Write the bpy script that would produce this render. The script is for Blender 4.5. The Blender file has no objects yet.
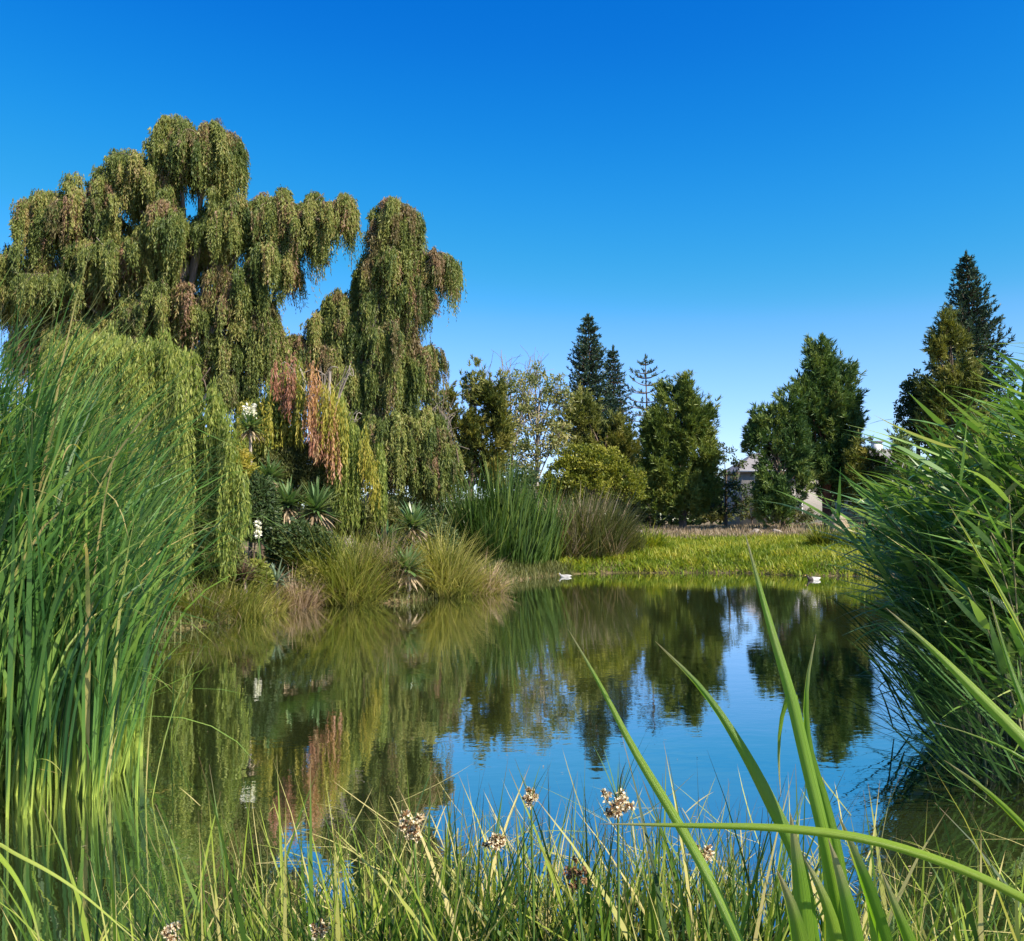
import bpy, math, zlib
import numpy as np
from mathutils import Vector, Matrix, Euler
R = math.radians
C = bpy.context.scene.collection
SC = bpy.context.scene

# ------------------------------------------------------------------ camera
F, CX, CY = 887.0, 512.0, 470.5
cam_d = bpy.data.cameras.new('camera'); cam = bpy.data.objects.new('camera', cam_d); C.objects.link(cam)
cam_d.sensor_width = 36.0; cam_d.lens = F / 1024 * 36; cam_d.clip_start = 0.05; cam_d.clip_end = 3000
cam.location = (0, 0, 1.8)
CM = Matrix.Rotation(R(90 + 3.3), 3, 'X') @ Matrix.Rotation(R(-0.8), 3, 'Z')
cam.rotation_euler = CM.to_euler()
SC.camera = cam

# ------------------------------------------------------------------ sky and sun
SUN_EL, SUN_AZ = 42.0, 130.0        # azimuth clockwise from +y (the view direction)
w = bpy.data.worlds.new('World'); SC.world = w; w.use_nodes = True
nt = w.node_tree; nt.nodes.clear()
sky = nt.nodes.new('ShaderNodeTexSky'); sky.sky_type = 'NISHITA'; sky.sun_disc = False
sky.sun_elevation = R(SUN_EL); sky.sun_rotation = R(SUN_AZ)
sky.air_density = 1.0; sky.dust_density = 0.15; sky.ozone_density = 3.0; sky.altitude = 200
hs = nt.nodes.new('ShaderNodeHueSaturation'); hs.inputs['Saturation'].default_value = 1.3
bg = nt.nodes.new('ShaderNodeBackground'); bg.inputs['Strength'].default_value = 0.10
wo = nt.nodes.new('ShaderNodeOutputWorld')
nt.links.new(sky.outputs[0], hs.inputs['Color']); 
# deep clear-day blue: red falls off faster away from the horizon
sp_ = nt.nodes.new('ShaderNodeSeparateColor'); cb_ = nt.nodes.new('ShaderNodeCombineColor'); nt.links.new(hs.outputs[0], sp_.inputs[0])
def chan(k, pts):
    m0 = nt.nodes.new('ShaderNodeMath'); m0.operation = 'MULTIPLY'; m0.inputs[1].default_value = 0.2; nt.links.new(sp_.outputs[k], m0.inputs[0])
    fc = nt.nodes.new('ShaderNodeFloatCurve'); cv = fc.mapping.curves[0]; cv.points[0].location = pts[0]; cv.points[-1].location = pts[-1]
    for pt in pts[1:-1]: cv.points.new(*pt)
    fc.mapping.update(); nt.links.new(m0.outputs[0], fc.inputs['Value'])
    m1 = nt.nodes.new('ShaderNodeMath'); m1.operation = 'MULTIPLY'; m1.inputs[1].default_value = 5.0; nt.links.new(fc.outputs[0], m1.inputs[0]); nt.links.new(m1.outputs[0], cb_.inputs[k])
chan(0, [(0, 0), (.056, .003), (.102, .022), (.17, .08), (.22, .17), (.35, .33), (1, .85)])
chan(1, [(0, 0), (.235, .175), (.275, .228), (.36, .335), (.52, .49), (.7, .66), (1, .9)])
chan(2, [(0, 0), (.6, .70), (.78, .83), (.96, .90), (1, .95)])
nt.links.new(cb_.outputs[0], bg.inputs[0]); nt.links.new(bg.outputs[0], wo.inputs[0])
sd = bpy.data.lights.new('sun', 'SUN'); sun = bpy.data.objects.new('sun', sd); C.objects.link(sun)
sd.energy = 5.0; sd.angle = R(0.53); sd.color = (1.0, 0.90, 0.76)
sdir = Vector((math.sin(R(SUN_AZ)) * math.cos(R(SUN_EL)), math.cos(R(SUN_AZ)) * math.cos(R(SUN_EL)), math.sin(R(SUN_EL))))
sun.rotation_euler = sdir.to_track_quat('Z', 'Y').to_euler(); sun.location = (20, -10, 30)
SC.view_settings.view_transform = 'Standard'; SC.view_settings.look = 'None'
SC.view_settings.exposure = 1.0; SC.view_settings.gamma = 1.0
SC.render.engine = 'CYCLES'
SC.cycles.max_bounces = 6; SC.cycles.diffuse_bounces = 2; SC.cycles.glossy_bounces = 3
SC.cycles.transmission_bounces = 3; SC.cycles.transparent_max_bounces = 4
SC.cycles.use_denoising = True

# ------------------------------------------------------------------ helpers
def rng_of(s): return np.random.default_rng(zlib.crc32(s.encode()))
def ray(px, py):
    return CM @ Vector(((px - CX) / F, -(py - CY) / F, -1.0))
def at(px, py, d):                      # the point seen at this pixel, at distance d along +y
    r = ray(px, py); return np.array(r * (d / r.y)) + np.array([0, 0, 1.8])
def on_level(px, py, z=0.0):            # the point seen at this pixel on the level z
    r = ray(px, py); t = (z - 1.8) / r.z; return np.array([r.x * t, r.y * t, z])

def nrm(v): return v / np.maximum(np.linalg.norm(v, axis=-1, keepdims=True), 1e-9)

def new_mesh(name, V, faces_flat, fsize, mat, parent=None, tint=None, along=None, smooth=False):
    V = np.ascontiguousarray(V, dtype=np.float32).reshape(-1, 3)
    me = bpy.data.meshes.new(name)
    ff = np.ascontiguousarray(faces_flat, dtype=np.int32).ravel()
    if np.isscalar(fsize):
        nf = len(ff) // fsize; starts = np.arange(nf, dtype=np.int32) * fsize
    else:
        fs = np.asarray(fsize, dtype=np.int32); nf = len(fs); starts = np.concatenate([[0], np.cumsum(fs)[:-1]]).astype(np.int32)
    me.vertices.add(len(V)); me.vertices.foreach_set('co', V.ravel())
    me.loops.add(len(ff)); me.loops.foreach_set('vertex_index', ff)
    me.polygons.add(nf); me.polygons.foreach_set('loop_start', starts)
    me.update(calc_edges=True)
    if smooth: me.polygons.foreach_set('use_smooth', np.ones(nf, dtype=bool))
    for nm, a in (('tint', tint), ('along', along)):
        if a is not None:
            at_ = me.attributes.new(nm, 'FLOAT', 'POINT'); at_.data.foreach_set('value', np.ascontiguousarray(a, dtype=np.float32).ravel())
    me.materials.append(mat)
    o = bpy.data.objects.new(name, me); C.objects.link(o)
    if parent is not None:
        o.parent = parent; o.matrix_parent_inverse = parent.matrix_basis.inverted() if False else Matrix.Identity(4)
        # meshes are written in world coordinates: move them into the parent's space
        off = np.zeros(3, dtype=np.float32); q = parent
        while q is not None: off += np.array(q.location, dtype=np.float32); q = q.parent
        me.vertices.foreach_set('co', (V - off).ravel()); me.update()
    return o

def thing(name, label, cat, loc=(0, 0, 0), group=None):
    o = bpy.data.objects.new(name, None); C.objects.link(o); o.location = [float(c) for c in loc]; o.empty_display_size = 0.2
    o['label'] = label; o['category'] = cat
    if group: o['group'] = group
    return o
def tag(o, label=None, cat=None, group=None, kind=None):
    if label: o['label'] = label
    if cat: o['category'] = cat
    if group: o['group'] = group
    if kind: o['kind'] = kind
    return o
def dup(root, loc, rz, s, label):
    r = root.copy(); C.objects.link(r); r.location = [float(c) for c in loc]; r.rotation_euler = (0, 0, rz); r.scale = (s, s, s); r['label'] = label
    for ch in list(root.children):
        c = ch.copy(); C.objects.link(c); c.parent = r
        for g in list(ch.children):
            d = g.copy(); C.objects.link(d); d.parent = c
    return r

class Geo:
    """collects quads (leaves, blades, tubes) for ONE mesh object"""
    def __init__(s): s.V = []; s.Fc = []; s.T = []; s.A = []; s.n = 0
    def add(s, V, Fc, T=None, A=None):
        V = np.asarray(V, dtype=np.float32).reshape(-1, 3)
        s.V.append(V); s.Fc.append(np.asarray(Fc, dtype=np.int64).reshape(-1, 4) + s.n)
        s.T.append(np.zeros(len(V)) if T is None else np.asarray(T).ravel()); s.A.append(np.zeros(len(V)) if A is None else np.asarray(A).ravel()); s.n += len(V)
    def leaves(s, base, d, side, L, W, tint):
        n = len(base); d = nrm(d); side = nrm(side - d * (side * d).sum(-1, keepdims=True))
        L = np.broadcast_to(L, (n,))[:, None]; W = np.broadcast_to(W, (n,))[:, None]
        mid = base + d * L * 0.45
        V = np.stack([base, mid + side * W * 0.5, base + d * L, mid - side * W * 0.5], 1)
        Fc = np.arange(n * 4).reshape(n, 4)
        s.add(V, Fc, np.repeat(tint, 4), np.tile([0, .5, 1, .5], n))
    def blades(s, base, head, L, W, lean, curl, tint, S=6, twist=None, power=1.4, prof=None, afac=None):
        """curved strips: head = horizontal heading (N,3); lean = start angle, curl = added angle at the tip"""
        n = len(base); head = nrm(head)
        L = np.broadcast_to(L, (n,)); W = np.broadcast_to(W, (n,)); lean = np.broadcast_to(lean, (n,)); curl = np.broadcast_to(curl, (n,))
        t = np.linspace(0, 1, S + 1); P = np.zeros((n, S + 1, 3)); P[:, 0] = base
        up = np.array([0, 0, 1.0])
        for k in range(S):
            th = lean + curl * ((k + .5) / S) ** power
            P[:, k + 1] = P[:, k] + (head * np.sin(th)[:, None] + up * np.cos(th)[:, None]) * (L / S)[:, None]
        side = np.stack([-head[:, 1], head[:, 0], np.zeros(n)], 1)
        if twist is not None:
            ca, sa = np.cos(twist)[:, None], np.sin(twist)[:, None]
            side = nrm(side * ca + head * sa)
        wp = (np.array([.55, .9, 1, 1, .85, .6, .06]) if prof is None else np.array(prof))
        wp = np.interp(t, np.linspace(0, 1, len(wp)), wp)
        off = side[:, None, :] * (W[:, None] * wp[None, :] * 0.5)[:, :, None]
        s.strip(P, off, np.repeat(tint, (S + 1) * 2), (np.tile(np.repeat(t, 2), n) if afac is None else np.maximum((np.repeat(t, 2)[None] * afac[:, None]).clip(0, .9), np.where(np.repeat(t, 2)[None] > .9, 1., 0.)).ravel()))
        return P
    def strip(s, P, off, T, A):
        n, m, _ = P.shape
        V = np.stack([P - off, P + off], 2).reshape(n, m * 2, 3)
        k = np.arange(m - 1) * 2
        q = np.stack([k, k + 1, k + 3, k + 2], 1)[None] + (np.arange(n) * m * 2)[:, None, None]
        s.add(V, q.reshape(-1, 4), T, A)
    def tube(s, pts, rad, n=6, tint=0.5):
        pts = np.asarray(pts, float); m = len(pts); rad = np.broadcast_to(rad, (m,))
        tg = nrm(np.gradient(pts, axis=0)); ref = np.array([0.31, 0.95, 0.05])
        a = nrm(np.cross(tg, ref)); b = np.cross(tg, a)
        an = np.linspace(0, 2 * np.pi, n, endpoint=False)
        V = pts[:, None] + (a[:, None] * np.cos(an)[None, :, None] + b[:, None] * np.sin(an)[None, :, None]) * rad[:, None, None]
        i = np.arange(m - 1)[:, None] * n; j = np.arange(n)[None]; j2 = (j + 1) % n
        q = np.stack([i + j, i + j2, i + n + j2, i + n + j], -1).reshape(-1, 4)
        s.add(V, q, np.full(m * n, tint), np.repeat(np.linspace(0, 1, m), n))
    def build(s, name, mat, parent=None, smooth=False):
        V = np.concatenate(s.V); Fc = np.concatenate(s.Fc)
        return new_mesh(name, V, Fc, 4, mat, parent, np.concatenate(s.T), np.concatenate(s.A), smooth)

def curve(pts, n=12):
    """smooth chord-length cubic through the points"""
    p = np.asarray(pts, float); h = np.maximum(np.linalg.norm(np.diff(p, axis=0), axis=1), 1e-6); T = np.concatenate([[0], np.cumsum(h)])
    sl = np.diff(p, axis=0) / h[:, None]; m = np.empty_like(p); m[0] = sl[0]; m[-1] = sl[-1]
    if len(p) > 2: m[1:-1] = (sl[:-1] * h[1:, None] + sl[1:] * h[:-1, None]) / (h[1:] + h[:-1])[:, None]
    t = np.linspace(0, T[-1], n); i = np.clip(np.searchsorted(T, t, 'right') - 1, 0, len(p) - 2); u = ((t - T[i]) / h[i])[:, None]; H = h[i][:, None]
    return (2*u**3-3*u**2+1)*p[i] + (u**3-2*u**2+u)*H*m[i] + (-2*u**3+3*u**2)*p[i+1] + (u**3-u**2)*H*m[i+1]

# ------------------------------------------------------------------ materials
def mat_new(name):
    m = bpy.data.materials.new(name); m.use_nodes = True; t = m.node_tree; t.nodes.clear()
    o = t.nodes.new('ShaderNodeOutputMaterial'); return m, t, o
def N(t, typ, **kw):
    n = t.nodes.new(typ)
    for k, v in kw.items(): setattr(n, k, v)
    return n
def ramp(t, src, cols):
    r = N(t, 'ShaderNodeValToRGB'); e = r.color_ramp.elements
    while len(e) < len(cols): e.new(0.5)
    for i, (p, c) in enumerate(cols): e[i].position = p; e[i].color = (*c, 1)
    t.links.new(src, r.inputs[0]); return r.outputs[0]

def leaf_mat(name, cols, trans=0.3, rough=0.5, spec=0.25, base=None, tip=None, nscale=0.5, sat=1.0):
    """cols: ramp over each leaf's own tint; base/tip: colour at the foot and the tip of a blade"""
    m, t, o = mat_new(name)
    a = N(t, 'ShaderNodeAttribute', attribute_name='tint')
    tc = N(t, 'ShaderNodeNewGeometry')
    nz = N(t, 'ShaderNodeTexNoise'); nz.inputs['Scale'].default_value = nscale; nz.inputs['Detail'].default_value = 2
    t.links.new(tc.outputs['Position'], nz.inputs['Vector'])
    ma = N(t, 'ShaderNodeMath', operation='MULTIPLY_ADD'); t.links.new(nz.outputs[0], ma.inputs[0]); ma.inputs[1].default_value = 0.7; 
    mb = N(t, 'ShaderNodeMath', operation='SUBTRACT'); t.links.new(a.outputs['Fac'], mb.inputs[0]); mb.inputs[1].default_value = 0.35
    t.links.new(mb.outputs[0], ma.inputs[2])
    col = ramp(t, ma.outputs[0], cols)
    if base or tip:
        al = N(t, 'ShaderNodeAttribute', attribute_name='along')
        for c_, lo, hi in ((base, base and base[1], 0.0), (tip, tip and tip[1], 1.0)):
            if not c_: continue
            mr = N(t, 'ShaderNodeMapRange'); mr.inputs['From Min'].default_value = lo; mr.inputs['From Max'].default_value = hi
            t.links.new(al.outputs['Fac'], mr.inputs['Value'])
            mx = N(t, 'ShaderNodeMix', data_type='RGBA'); t.links.new(mr.outputs[0], mx.inputs[0]); t.links.new(col, mx.inputs[6]); mx.inputs[7].default_value = (*c_[0], 1)
            col = mx.outputs[2]
    p = N(t, 'ShaderNodeBsdfPrincipled'); p.inputs['Roughness'].default_value = rough; p.inputs['Specular IOR Level'].default_value = spec
    t.links.new(col, p.inputs['Base Color'])
    tr = N(t, 'ShaderNodeBsdfTranslucent')
    mx = N(t, 'ShaderNodeMix', data_type='RGBA', blend_type='MULTIPLY'); mx.inputs[0].default_value = 1.0
    t.links.new(col, mx.inputs[6]); mx.inputs[7].default_value = (1.25, 1.3, 0.55, 1); t.links.new(mx.outputs[2], tr.inputs[0])
    ms = N(t, 'ShaderNodeMixShader'); ms.inputs[0].default_value = trans
    t.links.new(p.outputs[0], ms.inputs[1]); t.links.new(tr.outputs[0], ms.inputs[2]); t.links.new(ms.outputs[0], o.inputs[0])
    return m

def rough_mat(name, cols, scale=4.0, rough=0.9, bump=0.3, stretch=(1, 1, 1), detail=6):
    m, t, o = mat_new(name)
    tc = N(t, 'ShaderNodeTexCoord'); mp = N(t, 'ShaderNodeMapping'); mp.inputs['Scale'].default_value = stretch
    nz = N(t, 'ShaderNodeTexNoise'); nz.inputs['Scale'].default_value = scale; nz.inputs['Detail'].default_value = detail
    t.links.new(tc.outputs['Object'], mp.inputs[0]); t.links.new(mp.outputs[0], nz.inputs['Vector'])
    col = ramp(t, nz.outputs[0], cols)
    p = N(t, 'ShaderNodeBsdfPrincipled'); p.inputs['Roughness'].default_value = rough; p.inputs['Specular IOR Level'].default_value = 0.25
    t.links.new(col, p.inputs['Base Color'])
    b = N(t, 'ShaderNodeBump'); b.inputs['Strength'].default_value = bump; b.inputs['Distance'].default_value = 0.05
    t.links.new(nz.outputs[0], b.inputs['Height']); t.links.new(b.outputs[0], p.inputs['Normal']); t.links.new(p.outputs[0], o.inputs[0])
    return m

M = {}
M['weep'] = leaf_mat('olive_weeping_leaves', [(0.1, (.06, .095, .022)), (.45, (.15, .185, .042)), (.72, (.26, .27, .07)), (.95, (.30, .23, .09))], 0.3)
M['weep_red'] = leaf_mat('reddish_tip_leaves', [(0.2, (.13, .12, .045)), (.55, (.22, .155, .075)), (.9, (.27, .16, .10))], 0.3)
M['willow'] = leaf_mat('bright_willow_leaves', [(0.1, (.08, .12, .022)), (.5, (.18, .235, .04)), (.9, (.36, .37, .09))], 0.4)
M['willow_orange'] = leaf_mat('orange_strand_leaves', [(0.1, (.33, .22, .05)), (.5, (.45, .24, .11)), (.9, (.50, .29, .20))], 0.35)
M['willow_pink'] = leaf_mat('pink_strand_leaves', [(0.1, (.20, .08, .045)), (.5, (.32, .15, .09)), (.9, (.38, .26, .13))], 0.3)
M['willow_gold'] = leaf_mat('golden_green_leaves', [(0.1, (.14, .17, .025)), (.5, (.28, .26, .035)), (.9, (.42, .34, .06))], 0.35)
M['pine'] = leaf_mat('pine_needles', [(0.15, (.055, .095, .02)), (.5, (.14, .19, .04)), (.9, (.27, .29, .07))], 0.2)
M['pine_dark'] = leaf_mat('dark_pine_needles', [(0.15, (.035, .08, .025)), (.5, (.085, .15, .04)), (.9, (.19, .24, .06))], 0.18)
M['pine_olive'] = leaf_mat('olive_pine_needles', [(0.15, (.05, .075, .018)), (.5, (.14, .16, .033)), (.9, (.26, .24, .055))], 0.2)
M['fir'] = leaf_mat('fir_needles', [(0.15, (.018, .042, .026)), (.5, (.035, .07, .038)), (.9, (.065, .10, .05))], 0.1)
M['pale'] = leaf_mat('pale_autumn_leaves', [(0.15, (.11, .15, .05)), (.5, (.22, .24, .09)), (.9, (.38, .34, .14))], 0.35)
M['dark_leaf'] = leaf_mat('dark_green_leaves', [(0.15, (.025, .05, .018)), (.5, (.05, .085, .025)), (.9, (.10, .12, .04))], 0.2)
M['lime'] = leaf_mat('lime_leaves', [(0.15, (.07, .10, .014)), (.5, (.18, .20, .025)), (.9, (.33, .32, .05))], 0.35)
M['olive_shrub'] = leaf_mat('olive_shrub_leaves', [(0.15, (.05, .065, .018)), (.5, (.10, .115, .032)), (.9, (.18, .17, .06))], 0.3)
M['tuft_green'] = leaf_mat('tussock_green', [(0.15, (.07, .10, .015)), (.5, (.16, .19, .03)), (.9, (.30, .28, .07))], 0.35)
M['tuft_yellow'] = leaf_mat('tussock_yellow', [(0.15, (.13, .15, .025)), (.5, (.27, .26, .06)), (.9, (.42, .36, .13))], 0.35)
M['dry'] = leaf_mat('dry_stems', [(0.15, (.14, .10, .06)), (.5, (.29, .22, .14)), (.9, (.48, .38, .25))], 0.25)
M['dry_pink'] = leaf_mat('pinkish_dry_grass', [(0.15, (.20, .14, .09)), (.5, (.38, .27, .18)), (.9, (.55, .42, .28))], 0.25)
M['bank'] = leaf_mat('bank_grass', [(0.15, (.08, .14, .012)), (.5, (.20, .26, .02)), (.9, (.42, .38, .06))], 0.4, nscale=0.35)
M['reed_far'] = leaf_mat('far_cattail_leaves', [(0.15, (.02, .05, .009)), (.5, (.05, .10, .015)), (.9, (.13, .18, .028))], 0.25, base=((.38, .42, .15), 0.16))
M['reed'] = leaf_mat('reed_leaves', [(0.1, (.018, .065, .016)), (.45, (.06, .15, .028)), (.75, (.17, .28, .05)), (.95, (.40, .33, .13))], 0.35, 0.48, 0.28, base=((.34, .42, .07), 0.24), tip=((.30, .26, .10), 0.93), nscale=1.2)
M['reed_right'] = leaf_mat('cane_leaves', [(0.1, (.045, .12, .025)), (.45, (.13, .25, .05)), (.75, (.28, .40, .10)), (.97, (.50, .47, .22))], 0.3, 0.36, 0.55, nscale=1.2)
M['low_shoot'] = leaf_mat('low_shoot_leaves', [(0.1, (.02, .06, .014)), (.5, (.05, .11, .025)), (.9, (.12, .19, .05))], 0.2, 0.65, 0.12, nscale=1.2)
M['cane'] = leaf_mat('cane_stems', [(0.1, (.04, .06, .02)), (.5, (.09, .12, .04)), (.9, (.16, .15, .07))], 0.0, 0.5)
M['sedge'] = leaf_mat('sedge_blades', [(0.1, (.02, .055, .010)), (.38, (.085, .165, .018)), (.62, (.27, .34, .045)), (.88, (.52, .45, .18))], 0.35, 0.5, 0.25, tip=((.16, .10, .05), 0.9), nscale=2.0)
M['sedge_stem'] = leaf_mat('sedge_stems', [(0.1, (.05, .10, .03)), (.5, (.08, .15, .035)), (.9, (.14, .2, .05))], 0.1, 0.4)
M['yucca'] = leaf_mat('yucca_leaves', [(0.1, (.05, .11, .03)), (.5, (.11, .19, .06)), (.9, (.30, .33, .15))], 0.2, 0.35, 0.5)
M['aloe'] = leaf_mat('dark_aloe_leaves', [(0.1, (.04, .035, .025)), (.5, (.10, .07, .05)), (.9, (.26, .14, .08))], 0.1, 0.4)
M['agave'] = leaf_mat('blue_green_leaves', [(0.1, (.07, .11, .07)), (.5, (.13, .19, .12)), (.9, (.22, .28, .17))], 0.2, 0.4)
M['petal'] = leaf_mat('white_petals', [(0.1, (.72, .70, .60)), (.9, (.82, .80, .74))], 0.3)
M['bark'] = rough_mat('bark', [(.3, (.06, .045, .03)), (.6, (.15, .11, .08)), (.8, (.24, .19, .14))], 3.0, stretch=(1, 1, .25))
M['bark_pale'] = rough_mat('pale_bark', [(.3, (.16, .13, .10)), (.6, (.30, .26, .21)), (.8, (.42, .38, .32))], 3.0, stretch=(1, 1, .25))
M['bark_red'] = rough_mat('reddish_bark', [(.3, (.08, .035, .025)), (.6, (.20, .09, .06)), (.8, (.33, .18, .12))], 3.0, stretch=(1, 1, .3))
M['stump'] = rough_mat('weathered_wood', [(.3, (.22, .15, .10)), (.6, (.36, .27, .19)), (.8, (.45, .36, .27))], 5.0, stretch=(1, 1, .3))
M['rock'] = rough_mat('rock', [(.3, (.24, .20, .16)), (.6, (.38, .33, .27)), (.8, (.48, .42, .35))], 4.0)
M['stucco'] = rough_mat('stucco', [(.3, (.25, .235, .21)), (.7, (.31, .29, .26))], 8.0, bump=0.1)
M['shingle'] = rough_mat('roof_shingles', [(.3, (.17, .16, .155)), (.6, (.25, .235, .225)), (.8, (.32, .30, .29))], 9.0, stretch=(1, 1, 4), bump=0.4)
M['trim'] = rough_mat('white_trim', [(.3, (.62, .61, .58)), (.7, (.7, .69, .66))], 8.0, bump=0.05, rough=.6)
M['feather_white'] = rough_mat('white_feathers', [(.3, (.30, .29, .26)), (.7, (.45, .44, .40))], 30.0, bump=0.2, rough=.7)
M['feather_dark'] = rough_mat('dark_feathers', [(.3, (.015, .014, .013)), (.7, (.06, .045, .035))], 30.0, bump=0.2, rough=.6)
M['feather_grey'] = rough_mat('brown_grey_feathers', [(.3, (.09, .075, .06)), (.7, (.22, .19, .15))], 30.0, bump=0.2, rough=.7)
M['beak'] = rough_mat('beak', [(.3, (.35, .24, .05)), (.7, (.42, .30, .08))], 10.0, bump=0.0, rough=.4)
M['floret'] = leaf_mat('cream_florets', [(0.1, (.42, .28, .14)), (.5, (.70, .56, .36)), (.9, (.82, .74, .56))], 0.3)
M['floret_dark'] = leaf_mat('brown_spikelets', [(0.1, (.09, .045, .02)), (.9, (.26, .14, .06))], 0.1)
def glass_mat():
    m, t, o = mat_new('window_glass'); p = N(t, 'ShaderNodeBsdfPrincipled')
    nz = N(t, 'ShaderNodeTexNoise'); nz.inputs['Scale'].default_value = 2.0
    t.links.new(ramp(t, nz.outputs[0], [(.3, (.02, .025, .03)), (.7, (.05, .055, .06))]), p.inputs['Base Color'])
    p.inputs['Roughness'].default_value = 0.08; t.links.new(p.outputs[0], o.inputs[0]); return m
M['glass'] = glass_mat()

def blade_mat():
    """near cattail blades: parallel veins across the blade, pale sheath at the foot, dry tip"""
    m, t, o = mat_new('broad_blade')
    uv = N(t, 'ShaderNodeUVMap'); uv.uv_map = 'uv'
    sp = N(t, 'ShaderNodeSeparateXYZ'); t.links.new(uv.outputs[0], sp.inputs[0])
    mp = N(t, 'ShaderNodeMapping'); mp.inputs['Scale'].default_value = (34, 1.1, 1); t.links.new(uv.outputs[0], mp.inputs[0])
    nz = N(t, 'ShaderNodeTexNoise'); nz.inputs['Scale'].default_value = 1.0; nz.inputs['Detail'].default_value = 3; t.links.new(mp.outputs[0], nz.inputs['Vector'])
    a = N(t, 'ShaderNodeAttribute', attribute_name='tint')
    ad = N(t, 'ShaderNodeMath', operation='MULTIPLY_ADD'); t.links.new(nz.outputs[0], ad.inputs[0]); ad.inputs[1].default_value = .85; t.links.new(a.outputs['Fac'], ad.inputs[2])
    col = ramp(t, ad.outputs[0], [(.4, (.045, .13, .010)), (.68, (.15, .30, .02)), (.95, (.32, .45, .045)), (1.0, (.40, .48, .09))])
    # soft old-age blotches
    n2 = N(t, 'ShaderNodeTexNoise'); n2.inputs['Scale'].default_value = 9; tc = N(t, 'ShaderNodeTexCoord'); t.links.new(tc.outputs['Object'], n2.inputs['Vector'])
    f2 = N(t, 'ShaderNodeMapRange'); f2.inputs['From Min'].default_value = .6; f2.inputs['From Max'].default_value = .8; f2.inputs['To Max'].default_value = .45; t.links.new(n2.outputs[0], f2.inputs['Value'])
    mx0 = N(t, 'ShaderNodeMix', data_type='RGBA'); t.links.new(f2.outputs[0], mx0.inputs[0]); t.links.new(col, mx0.inputs[6]); mx0.inputs[7].default_value = (.24, .27, .06, 1)
    mr = N(t, 'ShaderNodeMapRange'); mr.inputs['From Min'].default_value = .95; mr.inputs['From Max'].default_value = 1.0; t.links.new(sp.outputs[1], mr.inputs['Value'])
    mx = N(t, 'ShaderNodeMix', data_type='RGBA'); t.links.new(mr.outputs[0], mx.inputs[0]); t.links.new(mx0.outputs[2], mx.inputs[6]); mx.inputs[7].default_value = (.42, .33, .2, 1)
    p = N(t, 'ShaderNodeBsdfPrincipled'); p.inputs['Roughness'].default_value = .38; p.inputs['Specular IOR Level'].default_value = .5
    t.links.new(mx.outputs[2], p.inputs['Base Color'])
    b = N(t, 'ShaderNodeBump'); b.inputs['Strength'].default_value = .6; b.inputs['Distance'].default_value = .0025; t.links.new(nz.outputs[0], b.inputs['Height']); t.links.new(b.outputs[0], p.inputs['Normal'])
    tr = N(t, 'ShaderNodeBsdfTranslucent'); mm = N(t, 'ShaderNodeMix', data_type='RGBA', blend_type='MULTIPLY'); mm.inputs[0].default_value = 1
    t.links.new(mx.outputs[2], mm.inputs[6]); mm.inputs[7].default_value = (1.5, 1.5, .5, 1); t.links.new(mm.outputs[2], tr.inputs[0])
    ms = N(t, 'ShaderNodeMixShader'); ms.inputs[0].default_value = .42; t.links.new(p.outputs[0], ms.inputs[1]); t.links.new(tr.outputs[0], ms.inputs[2]); t.links.new(ms.outputs[0], o.inputs[0])
    return m
M['blade'] = blade_mat()

def water_mat():
    m, t, o = mat_new('pond_water')
    tc = N(t, 'ShaderNodeTexCoord')
    n1 = N(t, 'ShaderNodeTexNoise'); n1.inputs['Scale'].default_value = 2.2; n1.inputs['Detail'].default_value = 3; n1.inputs['Roughness'].default_value = .55
    mp = N(t, 'ShaderNodeMapping'); mp.inputs['Scale'].default_value = (1.0, 1.6, 1); t.links.new(tc.outputs['Object'], mp.inputs[0]); t.links.new(mp.outputs[0], n1.inputs['Vector'])
    n2 = N(t, 'ShaderNodeTexNoise'); n2.inputs['Scale'].default_value = 9.0; n2.inputs['Detail'].default_value = 2; t.links.new(mp.outputs[0], n2.inputs['Vector'])
    b1 = N(t, 'ShaderNodeBump'); b1.inputs['Strength'].default_value = 1.0; b1.inputs['Distance'].default_value = .0014; t.links.new(n1.outputs[0], b1.inputs['Height'])
    b2 = N(t, 'ShaderNodeBump'); b2.inputs['Strength'].default_value = 1.0; b2.inputs['Distance'].default_value = .0003; t.links.new(n2.outputs[0], b2.inputs['Height']); t.links.new(b1.outputs[0], b2.inputs['Normal'])
    n3 = N(t, 'ShaderNodeTexNoise'); n3.inputs['Scale'].default_value = .25; t.links.new(tc.outputs['Object'], n3.inputs['Vector'])
    df = N(t, 'ShaderNodeBsdfDiffuse'); t.links.new(ramp(t, n3.outputs[0], [(.3, (.026, .036, .010)), (.7, (.040, .050, .013))]), df.inputs[0])
    gl = N(t, 'ShaderNodeBsdfGlossy'); gl.inputs['Roughness'].default_value = .015; gl.inputs['Color'].default_value = (.93, .95, .96, 1)
    fr = N(t, 'ShaderNodeFresnel'); fr.inputs['IOR'].default_value = 2.6
    fm = N(t, 'ShaderNodeMapRange'); fm.inputs['To Min'].default_value = .60; t.links.new(fr.outputs[0], fm.inputs['Value'])
    for n_ in (gl, fr): t.links.new(b2.outputs[0], n_.inputs['Normal'])
    ms = N(t, 'ShaderNodeMixShader'); t.links.new(fm.outputs[0], ms.inputs[0]); t.links.new(df.outputs[0], ms.inputs[1]); t.links.new(gl.outputs[0], ms.inputs[2]); t.links.new(ms.outputs[0], o.inputs[0])
    return m
M['water'] = water_mat()

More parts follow.
